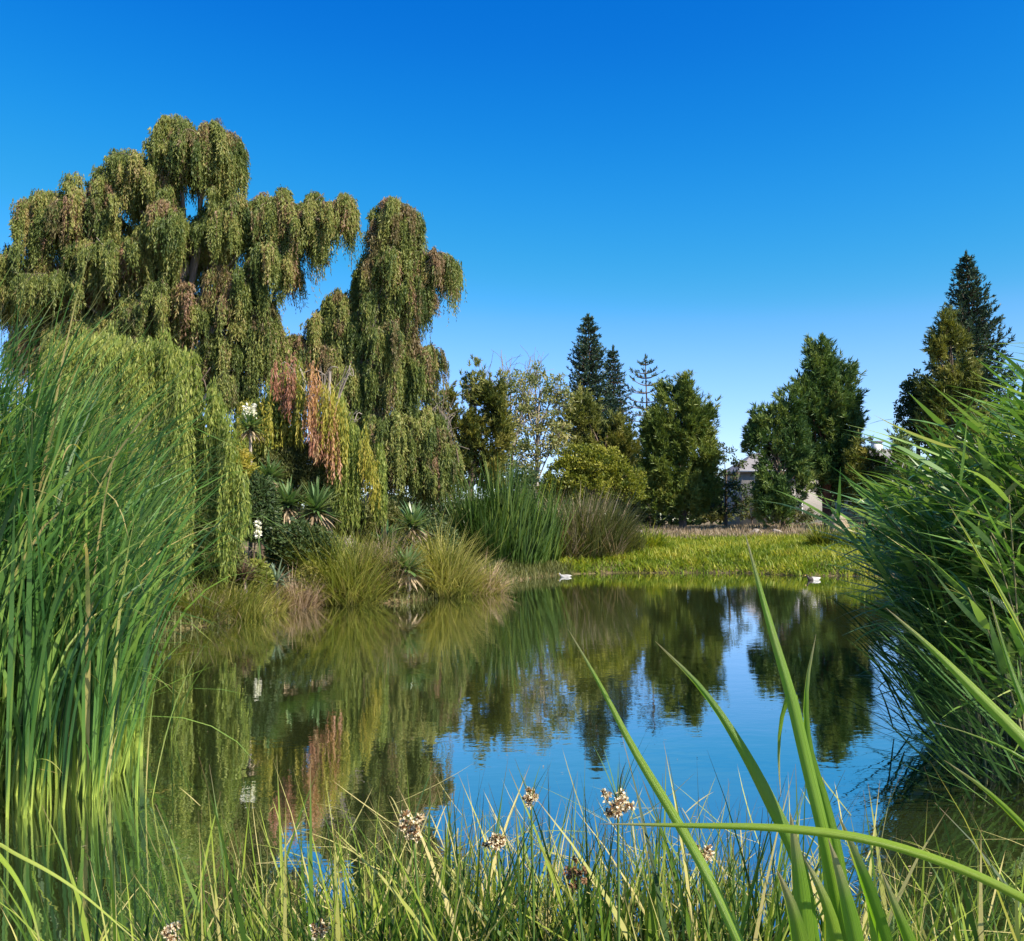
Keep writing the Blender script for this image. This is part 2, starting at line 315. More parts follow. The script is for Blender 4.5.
def ground_mat():
    m, t, o = mat_new('ground_soil')
    tc = N(t, 'ShaderNodeTexCoord')
    n1 = N(t, 'ShaderNodeTexNoise'); n1.inputs['Scale'].default_value = .35; n1.inputs['Detail'].default_value = 8; t.links.new(tc.outputs['Object'], n1.inputs['Vector'])
    n2 = N(t, 'ShaderNodeTexNoise'); n2.inputs['Scale'].default_value = 14; n2.inputs['Detail'].default_value = 6; t.links.new(tc.outputs['Object'], n2.inputs['Vector'])
    c1 = ramp(t, n1.outputs[0], [(.35, (.10, .11, .03)), (.5, (.20, .16, .09)), (.68, (.30, .24, .15))])
    c2 = ramp(t, n2.outputs[0], [(.3, (.55, .5, .45)), (.7, (1.1, 1.05, 1.0))])
    mx = N(t, 'ShaderNodeMix', data_type='RGBA', blend_type='MULTIPLY'); mx.inputs[0].default_value = 1; t.links.new(c1, mx.inputs[6]); t.links.new(c2, mx.inputs[7])
    p = N(t, 'ShaderNodeBsdfPrincipled'); p.inputs['Roughness'].default_value = .95; p.inputs['Specular IOR Level'].default_value = .1; t.links.new(mx.outputs[2], p.inputs['Base Color'])
    b = N(t, 'ShaderNodeBump'); b.inputs['Distance'].default_value = .04; t.links.new(n2.outputs[0], b.inputs['Height']); t.links.new(b.outputs[0], p.inputs['Normal']); t.links.new(p.outputs[0], o.inputs[0])
    return m
M['ground'] = ground_mat()

# ------------------------------------------------------------------ the ground and the pond
def xy(px, py): return on_level(px, py)[:2]
POND = np.array([(-12, 2.6), (-5, 2.3), (0, 2.15), (3.0, 2.3), (7, 3.0), (6.2, 6), (5.6, 9), (7.5, 14), (11, 20), (13, 26),
                 xy(870, 576), xy(800, 576), xy(740, 573), xy(680, 573), xy(620, 573), xy(575, 574), xy(540, 577), xy(500, 583), xy(485, 590), xy(440, 597), xy(400, 603),
                 xy(345, 603), xy(300, 605), xy(260, 615), xy(215, 625), xy(165, 632), xy(120, 640), (-9.5, 13), (-12, 8)])
def sd_pond(x, y):
    p = np.stack([x, y], -1); best = np.full(x.shape, 1e9); inside = np.zeros(x.shape, bool)
    for i in range(len(POND)):
        a = POND[i]; b = POND[(i + 1) % len(POND)]; ab = b - a; ap = p - a
        tt = np.clip((ap @ ab) / (ab @ ab), 0, 1); dd = np.linalg.norm(ap - tt[..., None] * ab, axis=-1); best = np.minimum(best, dd)
        c = ((a[1] > p[..., 1]) != (b[1] > p[..., 1])) & (p[..., 0] < (b[0] - a[0]) * (p[..., 1] - a[1]) / (b[1] - a[1] + 1e-12) + a[0])
        inside ^= c
    return np.where(inside, -best, best)
def gh(x, y):
    x = np.asarray(x, float); y = np.asarray(y, float); s = sd_pond(x, y); o = np.maximum(s, 0)
    bumps = .05 * np.sin(x * 1.3 + .7 * y) * np.sin(y * 1.1 - .4 * x) + .03 * np.sin(3.1 * x + y) * np.sin(2.7 * y)
    far = .45 * (1 - np.exp(-o / 1.6)) + .55 * np.clip((y - 30) / 32, 0, 1) + .25 * np.exp(-((x + 6) ** 2 / 30 + (y - 26) ** 2 / 40))
    near = np.minimum(.22, o * .22)
    k = np.clip((y - 4) / 8, 0, 1)
    h = near * (1 - k) + far * k + bumps * np.clip(o, 0, 1)
    return np.where(s < 0, np.maximum(-.7, s * .35) - .02, h)
u = np.linspace(-1, 1, 321)
gx = np.sinh(u * 5.2) / np.sinh(5.2) * 900; gy = np.sinh(u * 5.2) / np.sinh(5.2) * 900 + 18
X, Y = np.meshgrid(gx, gy); Z = gh(X, Y)
n_ = len(u); ii, jj = np.meshgrid(np.arange(n_ - 1), np.arange(n_ - 1)); q0 = (jj * n_ + ii).ravel()
tag(new_mesh('ground', np.stack([X, Y, Z], -1), np.stack([q0, q0 + 1, q0 + n_ + 1, q0 + n_], 1), 4, M['ground'], smooth=True), kind='structure')
wx = (POND[:, 0].min() - .3, POND[:, 0].max() + .3); wy = (POND[:, 1].min() - .3, POND[:, 1].max() + .3)
tag(new_mesh('pond_water', [(wx[0], wy[0], 0), (wx[1], wy[0], 0), (wx[1], wy[1], 0), (wx[0], wy[1], 0)], [0, 1, 2, 3], 4, M['water']), kind='structure')
def onground(px, d):
    x = float(at(px, 520, d)[0]); return np.array([x, d, float(gh(x, d))])

# ------------------------------------------------------------------ tree builders
def ell(rng, n, c, r, shell=.5):
    v = nrm(rng.normal(size=(n, 3))); k = (shell ** 3 + (1 - shell ** 3) * rng.random(n)) ** (1 / 3)
    return c + v * k[:, None] * r, v
def lobes3(lobes, d):
    out = []
    for l in lobes:
        px, py, rx, ry = l[:4]; dd = l[4] if len(l) > 4 else 0
        out.append((at(px, py, d + dd), np.array([rx, max(min(rx, ry) * 1.1, .7 * rx), ry]) * (d + dd) / F))
    return out
def wood(name_parent, base, lobes, rtrunk, mat, rng, top=None, limb=.32, twigs=0):
    """trunk and one limb to each lobe, as two parts"""
    g = Geo(); cs = np.array([c for c, r in lobes]); top = cs.mean(0) + np.array([0, 0, .25 * np.ptp(cs[:, 2])]) if top is None else top
    pts = curve([base - [0, 0, .25], base + (top - base) * [.1, .1, .35] + rng.normal(size=3) * .1, base + (top - base) * [.5, .5, .7], top], 14)
    g.tube(pts, np.linspace(rtrunk, rtrunk * .3, 14), 9)
    tr = g.build('trunk', mat, name_parent, smooth=True)
    h = Geo()
    for c, r in lobes:
        tt = np.clip((c[2] - base[2]) / max(top[2] - base[2], .1) * .65, .12, .93); i = int(tt * 13); s = pts[i]
        midp = (s + c) / 2 + np.array([0, 0, .08 * np.linalg.norm(c - s)]) + rng.normal(size=3) * .1
        lp = curve([s, midp, c], 8); h.tube(lp, np.linspace(rtrunk * limb, rtrunk * .1, 8), 6)
        for k in range(twigs):
            e, _ = ell(rng, 1, c, r * .9, .7); a = lp[rng.integers(4, 8)]
            h.tube(curve([a, (a + e[0]) / 2 + [0, 0, .12], e[0]], 5), np.linspace(rtrunk * .1, .012, 5), 4)
    h.build('branches', mat, name_parent, smooth=True)

def strands(g, rng, starts, out, L, step, leafL, leafW, spread, tint0, arch=.25):
    """hanging twigs: each an arch outwards and then straight down, leaves all along it"""
    n = len(starts); m = max(3, int(np.max(L) / step)); ts = (np.arange(m) + rng.random((n, m))) / m
    drop = ts * L[:, None]; outw = arch * (1 - np.exp(-drop / .5)); sway = rng.normal(size=(n, 2)) * .03
    P = starts[:, None, :] + out[:, None, :] * outw[..., None]
    P[..., 2] += .25 * arch * np.sin(np.clip(drop / .5, 0, np.pi)) - drop
    P[..., 0] += sway[:, :1] * np.sin(drop * 2 + sway[:, 1:] * 60); 
    P = P.reshape(-1, 3) + rng.normal(size=(n * m, 3)) * .012; k = len(P)
    d = np.array([0, 0, -1.]) + rng.normal(size=(k, 3)) * spread + np.repeat(out, m, 0) * .15
    g.leaves(P, d, rng.normal(size=(k, 3)), leafL * (.6 + .8 * rng.random(k)), leafW * (.7 + .6 * rng.random(k)), np.clip(np.repeat(tint0, m) + rng.normal(size=k) * .12, 0, 1))

def weeping(name, label, cat, base, lobes, dens, matl, matr, rtrunk, L=(.6, 1.5), red=.12, bark='bark_pale', leafL=.13, leafW=.03, group=None, redf=None):
    rng = rng_of(label); t = thing(name, label, cat, base, group); wood(t, base, lobes, rtrunk, M[bark], rng, twigs=5)
    g = Geo(); gr = Geo(); bw = Geo()
    for c, r in lobes:
        ns_ = int(6 + dens * .165 * (r[0] * r[2] + .3) * 4); e_, ev = ell(rng, ns_, c + [0, 0, .1 * r[2]], r * [.95, .95, .9], .5)
        sp = rng.random(ns_) < .22; e_[sp] = c + (e_[sp] - c) * rng.uniform(1.1, 1.4, (sp.sum(), 1)); sp_n = sp
        low = ev[:, 2] < -.3; e_[low, 2] += r[2] * .4
        for q_, qv, is_sp in zip(e_, ev, sp_n):
            st0 = c + (q_ - c) * rng.uniform(.0, .3) + rng.normal(size=3) * .15 - [0, 0, .25 * r[2]]; ln_ = np.linalg.norm(q_ - st0)
            hz = nrm(np.array([q_[0] - st0[0], q_[1] - st0[1], 0]) + rng.normal(size=3) * [.05, .05, 0])
            br_ = curve([st0, st0 * .45 + q_ * .55 + [0, 0, .3 * ln_], q_ + [0, 0, .06], q_ + hz * rng.uniform(.15, .45) * (.6 + .4 * ln_) - [0, 0, rng.uniform(.1, .5)]], 14)
            bw.tube(br_, np.linspace(.022, .006, 14), 4)
            k = int((18 + 16 * ln_) * (.45 if is_sp else rng.uniform(.6, 1.25))); u_ = rng.uniform(.3, 1, k) ** .8 * 13; p = np.stack([np.interp(u_, np.arange(14), br_[:, a_]) for a_ in range(3)], 1)
            a_ = rng.uniform(0, 6.28, k); out = nrm(np.stack([np.cos(a_), np.sin(a_), 0 * a_], 1) * .8 + hz)
            per = 3; tl = rng.uniform(L[0], L[1], k) * rng.uniform(.55, 1.2) * (.65 + .35 * np.sin(u_ / 13 * 3.1)); tn = np.clip(rng.normal(.45, .17) + rng.normal(size=k) * .1, 0, .95)
            isr = rng.random(k) < (red * rng.choice([.1, .4, 3.2], p=[.5, .3, .2]) * (1 + 1.0 * (qv[2] > .4)))
            for sel, gg in ((~isr, g), (isr, gr)):
                if not sel.any(): continue
                kk_ = int(sel.sum()); st = np.repeat(p[sel], per, 0) + rng.normal(size=(kk_ * per, 3)) * [.075, .075, .05]
                strands(gg, rng, st, np.repeat(out[sel], per, 0), np.repeat(tl[sel], per) * rng.uniform(.25, 1.4, kk_ * per), .065, leafL, leafW, .34, np.repeat(tn[sel], per), arch=.14)
    g.build('crown', M[matl], t)
    bw.build('twigs', M['bark'], t, smooth=True)
    if gr.n: tag(gr.build('crown', M[matr], t), 'reddish tip foliage')
    return t

def broadleaf(name, label, cat, base, lobes, dens, matl, rtrunk, clump=.28, per=36, leafL=.16, leafW=.10, bark='bark', shell=.5, up=0., group=None, twigs=4, gap=0.0):
    rng = rng_of(label); t = thing(name, label, cat, base, group); wood(t, base, lobes, rtrunk, M[bark], rng, twigs=twigs)
    g = Geo()
    for c, r in lobes:
        n = int(dens * (r[0] * r[2] + .1) * 4 / (clump / .28) ** 2); p, v = ell(rng, n, c, r, shell)
        kk = rng.random(n) >= gap; p, v = p[kk], v[kk]; n = len(p)
        if not n: continue
        q = np.repeat(p, per, 0) + nrm(rng.normal(size=(n * per, 3))) * (rng.random((n * per, 1)) ** .5) * clump * [1, 1, .75]
        d = np.repeat(v, per, 0) * .6 + rng.normal(size=(n * per, 3)) * .8 + [0, 0, up]
        g.leaves(q, d, rng.normal(size=(n * per, 3)), leafL * rng.uniform(.6, 1.3, n * per), leafW * rng.uniform(.7, 1.2, n * per), np.clip(np.repeat(rng.normal(.5, .18, n), per) + rng.normal(size=n * per) * .12, 0, 1))
    g.build('crown', M[matl], t); return t

def tufts(g, rng, p, ax, per, nl, nw, cone, tint0):
    n = len(p); a = np.repeat(nrm(ax), per, 0); k = n * per
    d = a + rng.normal(size=(k, 3)) * cone
    b = np.repeat(p, per, 0) + a * (rng.random((k, 1)) * nl * .9)
    g.leaves(b, d, rng.normal(size=(k, 3)), nl * rng.uniform(.6, 1.1, k), nw, np.clip(np.repeat(tint0, per) + rng.normal(size=k) * .08, 0, 1))

def pine(name, label, base, lobes, dens, matl, rtrunk, nl=.34, nw=.05, per=18, bark='bark', shell=.55, cone=.42, group=None, cat='pine tree', gap=0., twigs=3):
    rng = rng_of(label); t = thing(name, label, cat, base, group); wood(t, base, lobes, rtrunk, M[bark], rng, twigs=twigs)
    g = Geo()
    for c, r in lobes:
        nb = max(6, int(dens * .30 * (r[0] * r[2] + .15) * 4))     # boughs, each a cluster of upward tufts
        pb, vb = ell(rng, nb, c, r, shell)
        kk = rng.random(nb) >= gap; pb, vb = pb[kk], vb[kk]; nb = len(pb)
        if not nb: continue
        m = 24; p = np.repeat(pb, m, 0) + rng.normal(size=(nb * m, 3)) * [.19, .19, .38]
        ax = np.repeat(vb * [.8, .8, .35], m, 0) + [0, 0, .75] + rng.normal(size=(nb * m, 3)) * .22
        tufts(g, rng, p, ax, per, nl, nw, cone, np.repeat(rng.normal(.5, .17, nb), m))
    g.build('crown', M[matl], t); return t

def conifer(name, label, base, topz, prof, rtrunk, matl, whorls=34, per_w=9, droop=.35, nl=.26, nw=.05, cat='conifer tree', sparse=0., up=.45, step=.16, per=9, group=None, needles=1.0):
    """trunk with whorls of branches; prof = [(fraction of height, radius)]"""
    rng = rng_of(label); t = thing(name, label, cat, base, group); g = Geo(); H = topz - base[2]
    tp = np.array([base + [0, 0, -.25], base + [.05, 0, H * .5], base + [0, 0, H]]); g.tube(curve(tp, 12), np.linspace(rtrunk, .03, 12), 8); g.build('trunk', M['bark'], t, smooth=True)
    h = Geo(); f = Geo(); fr, rr = zip(*prof)
    for k in range(whorls):
        z = (k + rng.random() * .6) / whorls; z = fr[0] + (1 - fr[0]) * z; Rr = float(np.interp(z, fr, rr)); a0 = rng.random() * 6.28
        for j in range(per_w):
            if rng.random() < sparse: continue
            a = a0 + j * 6.283 / per_w + rng.normal() * .2; L = Rr * rng.uniform(.68, 1.12)
            s = base + [0, 0, H * z]; dv = np.array([math.cos(a), math.sin(a), 0])
            ts = np.linspace(0, 1, 6)[:, None]; P = s + dv * L * ts + np.array([0, 0, 1.]) * L * (up * ts ** 2.2 - droop * ts)
            h.tube(P, np.linspace(min(.05, rtrunk * .3), .01, 6), 4)
            m = max(3, int(L / step)); tt = (np.arange(m) + rng.random(m) + .5) / (m + .5); tt = np.clip(tt, .12, 1)
            c = np.stack([np.interp(tt, ts[:, 0], P[:, i]) for i in range(3)], 1)
            sd_ = np.array([-dv[1], dv[0], 0]); off = rng.choice([-1, 0, 1], m)[:, None] * sd_ * (L * .16 * (1.1 - tt))[:, None]
            ax = dv * .6 + off / max(L * .16, .05) * .6 + np.array([0, 0, .55]) + rng.normal(size=(m, 3)) * .15
            tufts(f, rng, c + off, ax, per, nl, nw, .5, np.clip(rng.normal(.5, .15, m), 0, 1))
    tufts(f, rng, np.tile(base + [0, 0, H], (4, 1)) + rng.normal(size=(4, 3)) * .05, np.tile([0, 0, 1.], (4, 1)), 10, nl, nw, .3, np.full(4, .5))
    h.build('branches', M['bark'], t, smooth=True); f.build('crown', M[matl], t); return t

# ------------------------------------------------------------------ big weeping trees on the left
d1 = 30.
weeping('weeping_tree', 'tallest tree, olive green with drooping foliage, filling the upper left against the sky', 'weeping tree', onground(185, d1),
        lobes3([(205, 153, 34, 34), (178, 150, 30, 32), (225, 165, 18, 40), (150, 185, 30, 38), (122, 180, 20, 32), (85, 212, 36, 36), (48, 222, 26, 34), (25, 275, 28, 40), (2, 290, 26, 40, 1), (65, 290, 45, 45), (120, 260, 45, 50),
                (185, 240, 45, 50), (232, 225, 26, 44), (275, 208, 26, 20), (322, 210, 24, 20), (345, 203, 10, 10), (296, 232, 26, 22), (278, 258, 28, 28), (240, 295, 32, 38), (170, 310, 46, 46), (225, 345, 24, 22), (110, 335, 46, 36), (60, 350, 46, 40, 1), (256, 325, 18, 28), (262, 350, 14, 22), (275, 335, 10, 16), (240, 380, 16, 18), (180, 370, 50, 30, 2), (110, 400, 60, 40, 2)], d1),
        30, 'weep', 'weep_red', .42)
d2 = 31.
weeping('weeping_tree', 'second drooping tree right of the tallest one, bronze tinged with a leaning fork of limbs', 'weeping tree', onground(345, d2),
        lobes3([(392, 212, 20, 14), (405, 222, 14, 12), (382, 242, 13, 18), (432, 258, 22, 9), (447, 262, 9, 8), (396, 262, 30, 24), (368, 276, 10, 16), (378, 300, 30, 24), (412, 290, 18, 20), (348, 322, 18, 14), (385, 335, 28, 26), (318, 325, 16, 14), (325, 355, 18, 18), (338, 300, 10, 12), (300, 345, 12, 12), (345, 385, 18, 26), (362, 375, 24, 30), (400, 380, 22, 26), (418, 352, 12, 7), (430, 350, 8, 4),
                (392, 430, 30, 30), (425, 430, 18, 24), (365, 440, 28, 38), (446, 460, 14, 22), (415, 465, 26, 24)], d2),
        30, 'weep', 'weep_red', .36, L=(.7, 1.6), red=.2)

def curtain(g, rng, n, px0, px1, top, bot, d, dspread, leafL=.13, leafW=.026, spread=.22, tint=.5):
    """long hanging strands between a top and a bottom profile given over px"""
    m_ = max(4, int((px1 - px0) / 5)); cc = rng.uniform(px0, px1, m_); co = rng.uniform(-dspread, dspread, m_); ct = rng.uniform(0, .5, m_) ** 1.3; ci = rng.integers(0, m_, n)
    px = np.clip(cc[ci] + rng.normal(size=n) * 3.0, px0 - 2, px1 + 2); tz = np.interp(px, [a for a, b in top], [b for a, b in top]); bz = np.interp(px, [a for a, b in bot], [b for a, b in bot])
    dd = d + co[ci] + rng.normal(size=n) * .08
    lift = np.clip(ct[ci] + rng.random(n) ** 1.3 * .4 - .06, -.04, .85)
    s = np.array([at(a, b + l * (c - b), e) for a, b, c, e, l in zip(px, tz, bz, dd, lift)]); e_ = np.array([at(a, c, e) for a, c, e in zip(px, bz, dd)])
    L = (s[:, 2] - e_[:, 2]) * rng.uniform(.55, 1.0, n); L = np.maximum(L, .3)
    out = nrm(np.stack([rng.normal(size=n), rng.normal(size=n) - .5, np.zeros(n)], 1))
    for lo, hi in ((0, 1.5), (1.5, 3), (3, 5), (5, 12)):
        k = (L >= lo) & (L < hi)
        if k.any(): strands(g, rng, s[k], out[k], L[k], .055, leafL, leafW, spread, np.clip(rng.normal(tint, .17, k.sum()), 0, 1), arch=.12)
d3 = 18.; rng = rng_of('bright')
b3 = onground(150, d3 + .3); t = thing('willow_tree', 'bright green willow trailing long strands to the bank behind the tall reeds', 'willow tree', b3)
wood(t, b3, lobes3([(150, 350, 40, 20), (110, 360, 30, 20), (200, 380, 30, 20), (225, 430, 15, 20)], d3), .16, M['bark'], rng, twigs=6)
g = Geo()
curtain(g, rng, 3000, 10, 246, [(10, 385), (50, 352), (90, 334), (130, 318), (158, 330), (185, 352), (210, 372), (228, 410), (246, 450)], [(60, 600), (150, 600), (200, 592), (232, 580), (244, 540)], d3, 1.3)
p, v = ell(rng, 1500, at(120, 352, d3), np.array([70, 60, 18]) * d3 / F, .3); strands(g, rng, p, nrm(v * [1, 1, 0]), rng.uniform(.5, 1.8, 1500), .06, .13, .026, .3, np.clip(rng.normal(.6, .15, 1500), 0, 1))
g.build('crown', M['willow'], t)

d4 = 23.; rng = rng_of('fourth'); b4 = onground(325, d4 + .3)
t = thing('willow_tree', 'short willow in the middle of the bank with orange, pink and golden hanging strands', 'willow tree', b4)
wood(t, b4, lobes3([(325, 375, 25, 12), (290, 370, 15, 12), (355, 420, 15, 12), (350, 370, 8, 8)], d4), .13, M['bark_pale'], rng, twigs=7)
g = Geo(); curtain(g, rng, 1400, 236, 345, [(236, 412), (262, 385), (285, 362), (305, 350), (325, 362), (345, 395)], [(236, 470), (262, 465), (285, 460), (345, 530)], d4 + .3, .6)
curtain(g, rng, 520, 335, 380, [(335, 430), (352, 410), (366, 415), (378, 440)], [(335, 525), (378, 528)], d4, .4); tag(g.build('crown', M['willow'], t), 'green hanging strands')
g = Geo(); curtain(g, rng, 110, 308, 336, [(306, 372), (318, 358), (336, 385)], [(306, 440), (325, 475), (336, 490)], d4 - .4, .2)
tag(g.build('crown', M['willow_orange'], t), 'orange and pink hanging strands')
g = Geo(); curtain(g, rng, 45, 276, 292, [(274, 356), (288, 346), (296, 352)], [(274, 395), (290, 425), (296, 410)], d4 - .3, .2)
curtain(g, rng, 30, 312, 326, [(312, 415), (326, 410)], [(312, 455), (326, 480)], d4 - .65, .1)
tag(g.build('crown', M['willow_pink'], t), 'dull pink hanging strands')
g = Geo(); curtain(g, rng, 110, 240, 305, [(240, 405), (270, 380), (290, 362), (305, 356)], [(240, 455), (305, 450)], d4 - .1, .3); curtain(g, rng, 60, 364, 376, [(364, 412), (376, 436)], [(364, 480), (376, 510)], d4 - .45, .15); curtain(g, rng, 120, 322, 342, [(322, 372), (342, 396)], [(322, 450), (342, 470)], d4 - .5, .2)
tag(g.build('crown', M['willow_gold'], t), 'golden hanging strands')

# ------------------------------------------------------------------ trees beyond the pond
broadleaf('broadleaf_bush', 'yellow green leafy bush glowing between the willows and the yuccas', 'bush', onground(265, 23.5), lobes3([(262, 420, 26, 20), (278, 440, 24, 20), (245, 450, 16, 25), (292, 400, 14, 12)], 23.5), 26, 'willow_gold', .07, clump=.2, per=30, leafL=.12, leafW=.05)
pine('pine_tree', 'dark clumpy pine standing just right of the weeping trees', onground(472, 46), lobes3([(446, 404, 9, 10), (474, 385, 14, 13), (492, 398, 16, 16), (462, 430, 20, 18), (500, 420, 14, 18), (485, 440, 22, 22), (455, 465, 18, 18), (480, 475, 24, 16), (440, 425, 8, 14)], 46), 11, 'pine_olive', .22, shell=.4, nl=.3)
broadleaf('pale_tree', 'airy pale tree with cream and yellow leaves left of the tall spruce', 'tree', onground(535, 50), lobes3([(520, 385, 15, 14), (536, 375, 8, 12), (556, 386, 13, 14), (545, 410, 20, 20), (522, 415, 16, 20), (565, 400, 8, 14), (540, 440, 28, 18), (520, 460, 26, 20), (560, 435, 12, 18)], 50), 12, 'pale', .16, clump=.36, per=30, leafL=.2, leafW=.1, bark='bark_pale', shell=.3, twigs=12)
def bare(name, label, base, topz, spread, n):
    rng = rng_of(label); t = thing(name, label, 'bare tree', base); g = Geo(); H = topz - base[2]
    g.tube(curve([base - [0, 0, .2], base + [0, 0, H * .35], base + [.2, 0, H * .6]], 8), np.linspace(.14, .07, 8), 7); g.build('trunk', M['bark_pale'], t, smooth=True)
    h = Geo()
    for k in range(n):
        s = base + [rng.normal() * .1, 0, H * rng.uniform(.35, .6)]; a = rng.uniform(0, 6.28); e = base + [math.cos(a) * spread * rng.uniform(.3, 1), math.sin(a) * spread * .6, H * rng.uniform(.8, 1.0)]
        c = curve([s, (s + e) / 2 + [0, 0, -.1 * H * rng.random()], e], 7); h.tube(c, np.linspace(.05, .015, 7), 4)
        for j in range(7):
            b = c[rng.integers(2, 6)]; h.tube(curve([b, b + rng.normal(size=3) * .25 + [0, 0, .4], b + rng.normal(size=3) * .5 + [0, 0, rng.uniform(.5, 1.2)]], 4), np.linspace(.022, .01, 4), 3)
    h.build('branches', M['bark_pale'], t, smooth=True)
bare('bare_tree', 'leafless grey tree whose twigs top the pale tree and dark pine', onground(512, 56), at(512, 350, 56)[2], 2.6, 26)
bare('bare_tree', 'thin leafless tree beside the lower right edge of the weeping trees', onground(436, 40), at(432, 405, 40)[2], .9, 12)
B = onground(592, 82); conifer('spruce_tree', 'tallest dark spruce in the middle distance with a narrow pointed top', B, at(592, 319, 82)[2], [(.12, 3.0), (.45, 2.6), (.62, 2.1), (.72, 1.7), (.80, 1.75), (.87, 1.0), (.93, .8), (1, .12)], .3, 'fir', whorls=44, per_w=10, nl=.36, nw=.09, droop=.3, up=.6, step=.2, per=10)
B = onground(616, 84); conifer('spruce_tree', 'shorter slim spruce just right of the tallest spruce', B, at(616, 351, 84)[2], [(.1, 2.8), (.5, 2.3), (.75, 1.5), (.9, .8), (1, .1)], .26, 'fir', whorls=38, per_w=9, nl=.34, nw=.085, droop=.4, up=.4, step=.2, per=9)
pine('pine_tree', 'olive pine in front of the two spruces and above the lime bush', onground(598, 62), lobes3([(583, 415, 12, 20), (572, 430, 10, 18), (592, 440, 14, 22), (612, 445, 16, 25), (626, 462, 14, 26), (605, 480, 24, 22), (632, 490, 14, 18), (640, 505, 12, 14)], 62), 8, 'pine_olive', .22, nl=.4, nw=.06)
B = onground(649, 72)
conifer('thin_pine', 'gaunt pine with sparse branches standing against the sky left of the dense pine', B, at(651, 360, 72)[2], [(.35, 2.6), (.6, 2.6), (.8, 2.1), (.92, 1.3), (1, .3)], .17, 'fir', whorls=15, per_w=5, nl=.3, nw=.06, droop=.0, up=.32, sparse=.38, step=.34, per=16)
pine('pine_tree', 'dense rounded green pine in the middle of the far bank', onground(683, 57), lobes3([(672, 405, 12, 16), (688, 402, 10, 16), (700, 425, 10, 22), (682, 425, 18, 24), (660, 435, 14, 24), (705, 455, 8, 20), (690, 460, 20, 30), (665, 470, 20, 30), (655, 495, 14, 18), (683, 500, 24, 16), (704, 495, 12, 16), (648, 455, 6, 18)], 57), 10, 'pine', .28, nl=.42, nw=.06)
broadleaf('slender_tree', 'small open dark green tree right of the dense rounded pine', 'tree', onground(726, 60), lobes3([(724, 452, 9, 8), (740, 462, 8, 6), (716, 475, 10, 14), (732, 482, 13, 14), (722, 502, 18, 14), (744, 500, 10, 14), (710, 500, 8, 14)], 60), 7, 'dark_leaf', .13, clump=.34, per=26, leafL=.24, leafW=.12, shell=.3, twigs=8)
pine('pine_tree', 'tall broad dark pine with a reddish trunk in the right part of the far bank', onground(827, 54), lobes3([(820, 353, 6, 7), (812, 370, 10, 12), (824, 375, 10, 15), (838, 380, 10, 16), (805, 395, 12, 18), (826, 405, 18, 22), (846, 405, 9, 20), (812, 425, 16, 24), (838, 435, 18, 24), (852, 430, 6, 18), (832, 465, 22, 22), (810, 455, 12, 20), (850, 470, 14, 20), (842, 492, 20, 12)], 54), 10, 'pine_dark', .30, nl=.4, nw=.06, bark='bark_red')
pine('pine_tree', 'lower dark pine leaning against the left side of the tall broad pine', onground(783, 53), lobes3([(764, 430, 8, 12), (757, 445, 6, 12), (778, 425, 9, 14), (790, 408, 8, 14), (772, 460, 14, 22), (792, 445, 12, 26), (768, 490, 14, 20), (790, 485, 18, 22), (776, 508, 20, 10)], 53), 10, 'pine_dark', .2, nl=.38, nw=.06)
pine('pine_tree', 'small olive pine at the right foot of the tall broad pine', onground(868, 52), lobes3([(858, 462, 10, 12), (872, 460, 8, 12), (864, 480, 18, 16), (882, 485, 12, 16), (868, 502, 22, 14)], 52), 9, 'pine_olive', .15, nl=.34, nw=.055)
pine('young_pine', 'young pine in front of the right house beside the reeds', onground(899, 50), lobes3([(898, 448, 5, 6), (902, 462, 8, 10), (898, 480, 10, 12), (906, 500, 14, 14)], 50), 9, 'pine_dark', .1, nl=.32, nw=.05)
B = onground(978, 66); conifer('fir_tree', 'tall pointed fir rising highest at the right edge', B, at(977, 258, 66)[2], [(.1, 4.0), (.55, 3.0), (.72, 2.2), (.85, 1.3), (.94, .7), (1, .1)], .34, 'fir', whorls=48, per_w=10, nl=.36, nw=.09, droop=.25, up=.5, step=.2, per=10)
pine('pine_tree', 'ochre tinged pine in front of the tall fir at the right', onground(955, 50), lobes3([(946, 328, 5, 8), (950, 345, 10, 9), (938, 352, 6, 6), (955, 372, 14, 14), (940, 392, 14, 16), (968, 395, 16, 20), (950, 420, 18, 18), (975, 425, 16, 18), (935, 425, 12, 14), (955, 450, 26, 18)], 50), 10, 'pine_olive', .24, nl=.34, nw=.055)
broadleaf('round_tree', 'round dark leafed tree left of the ochre pine at the right', 'tree', onground(918, 52), lobes3([(920, 385, 12, 12), (912, 395, 12, 12), (910, 415, 12, 14), (925, 405, 16, 20), (918, 430, 14, 12), (935, 440, 16, 16)], 52), 14, 'dark_leaf', .18, clump=.3, per=34, leafL=.2, leafW=.11, shell=.5)
broadleaf('lime_bush', 'rounded yellow lime bush above the water in the middle of the far bank', 'bush', onground(600, 42), lobes3([(578, 458, 20, 12), (600, 465, 26, 18), (622, 478, 22, 14), (565, 475, 18, 18), (590, 488, 34, 16), (634, 492, 12, 10), (552, 490, 12, 14)], 42), 22, 'lime', .12, clump=.26, per=34, leafL=.15, leafW=.075, up=.5)
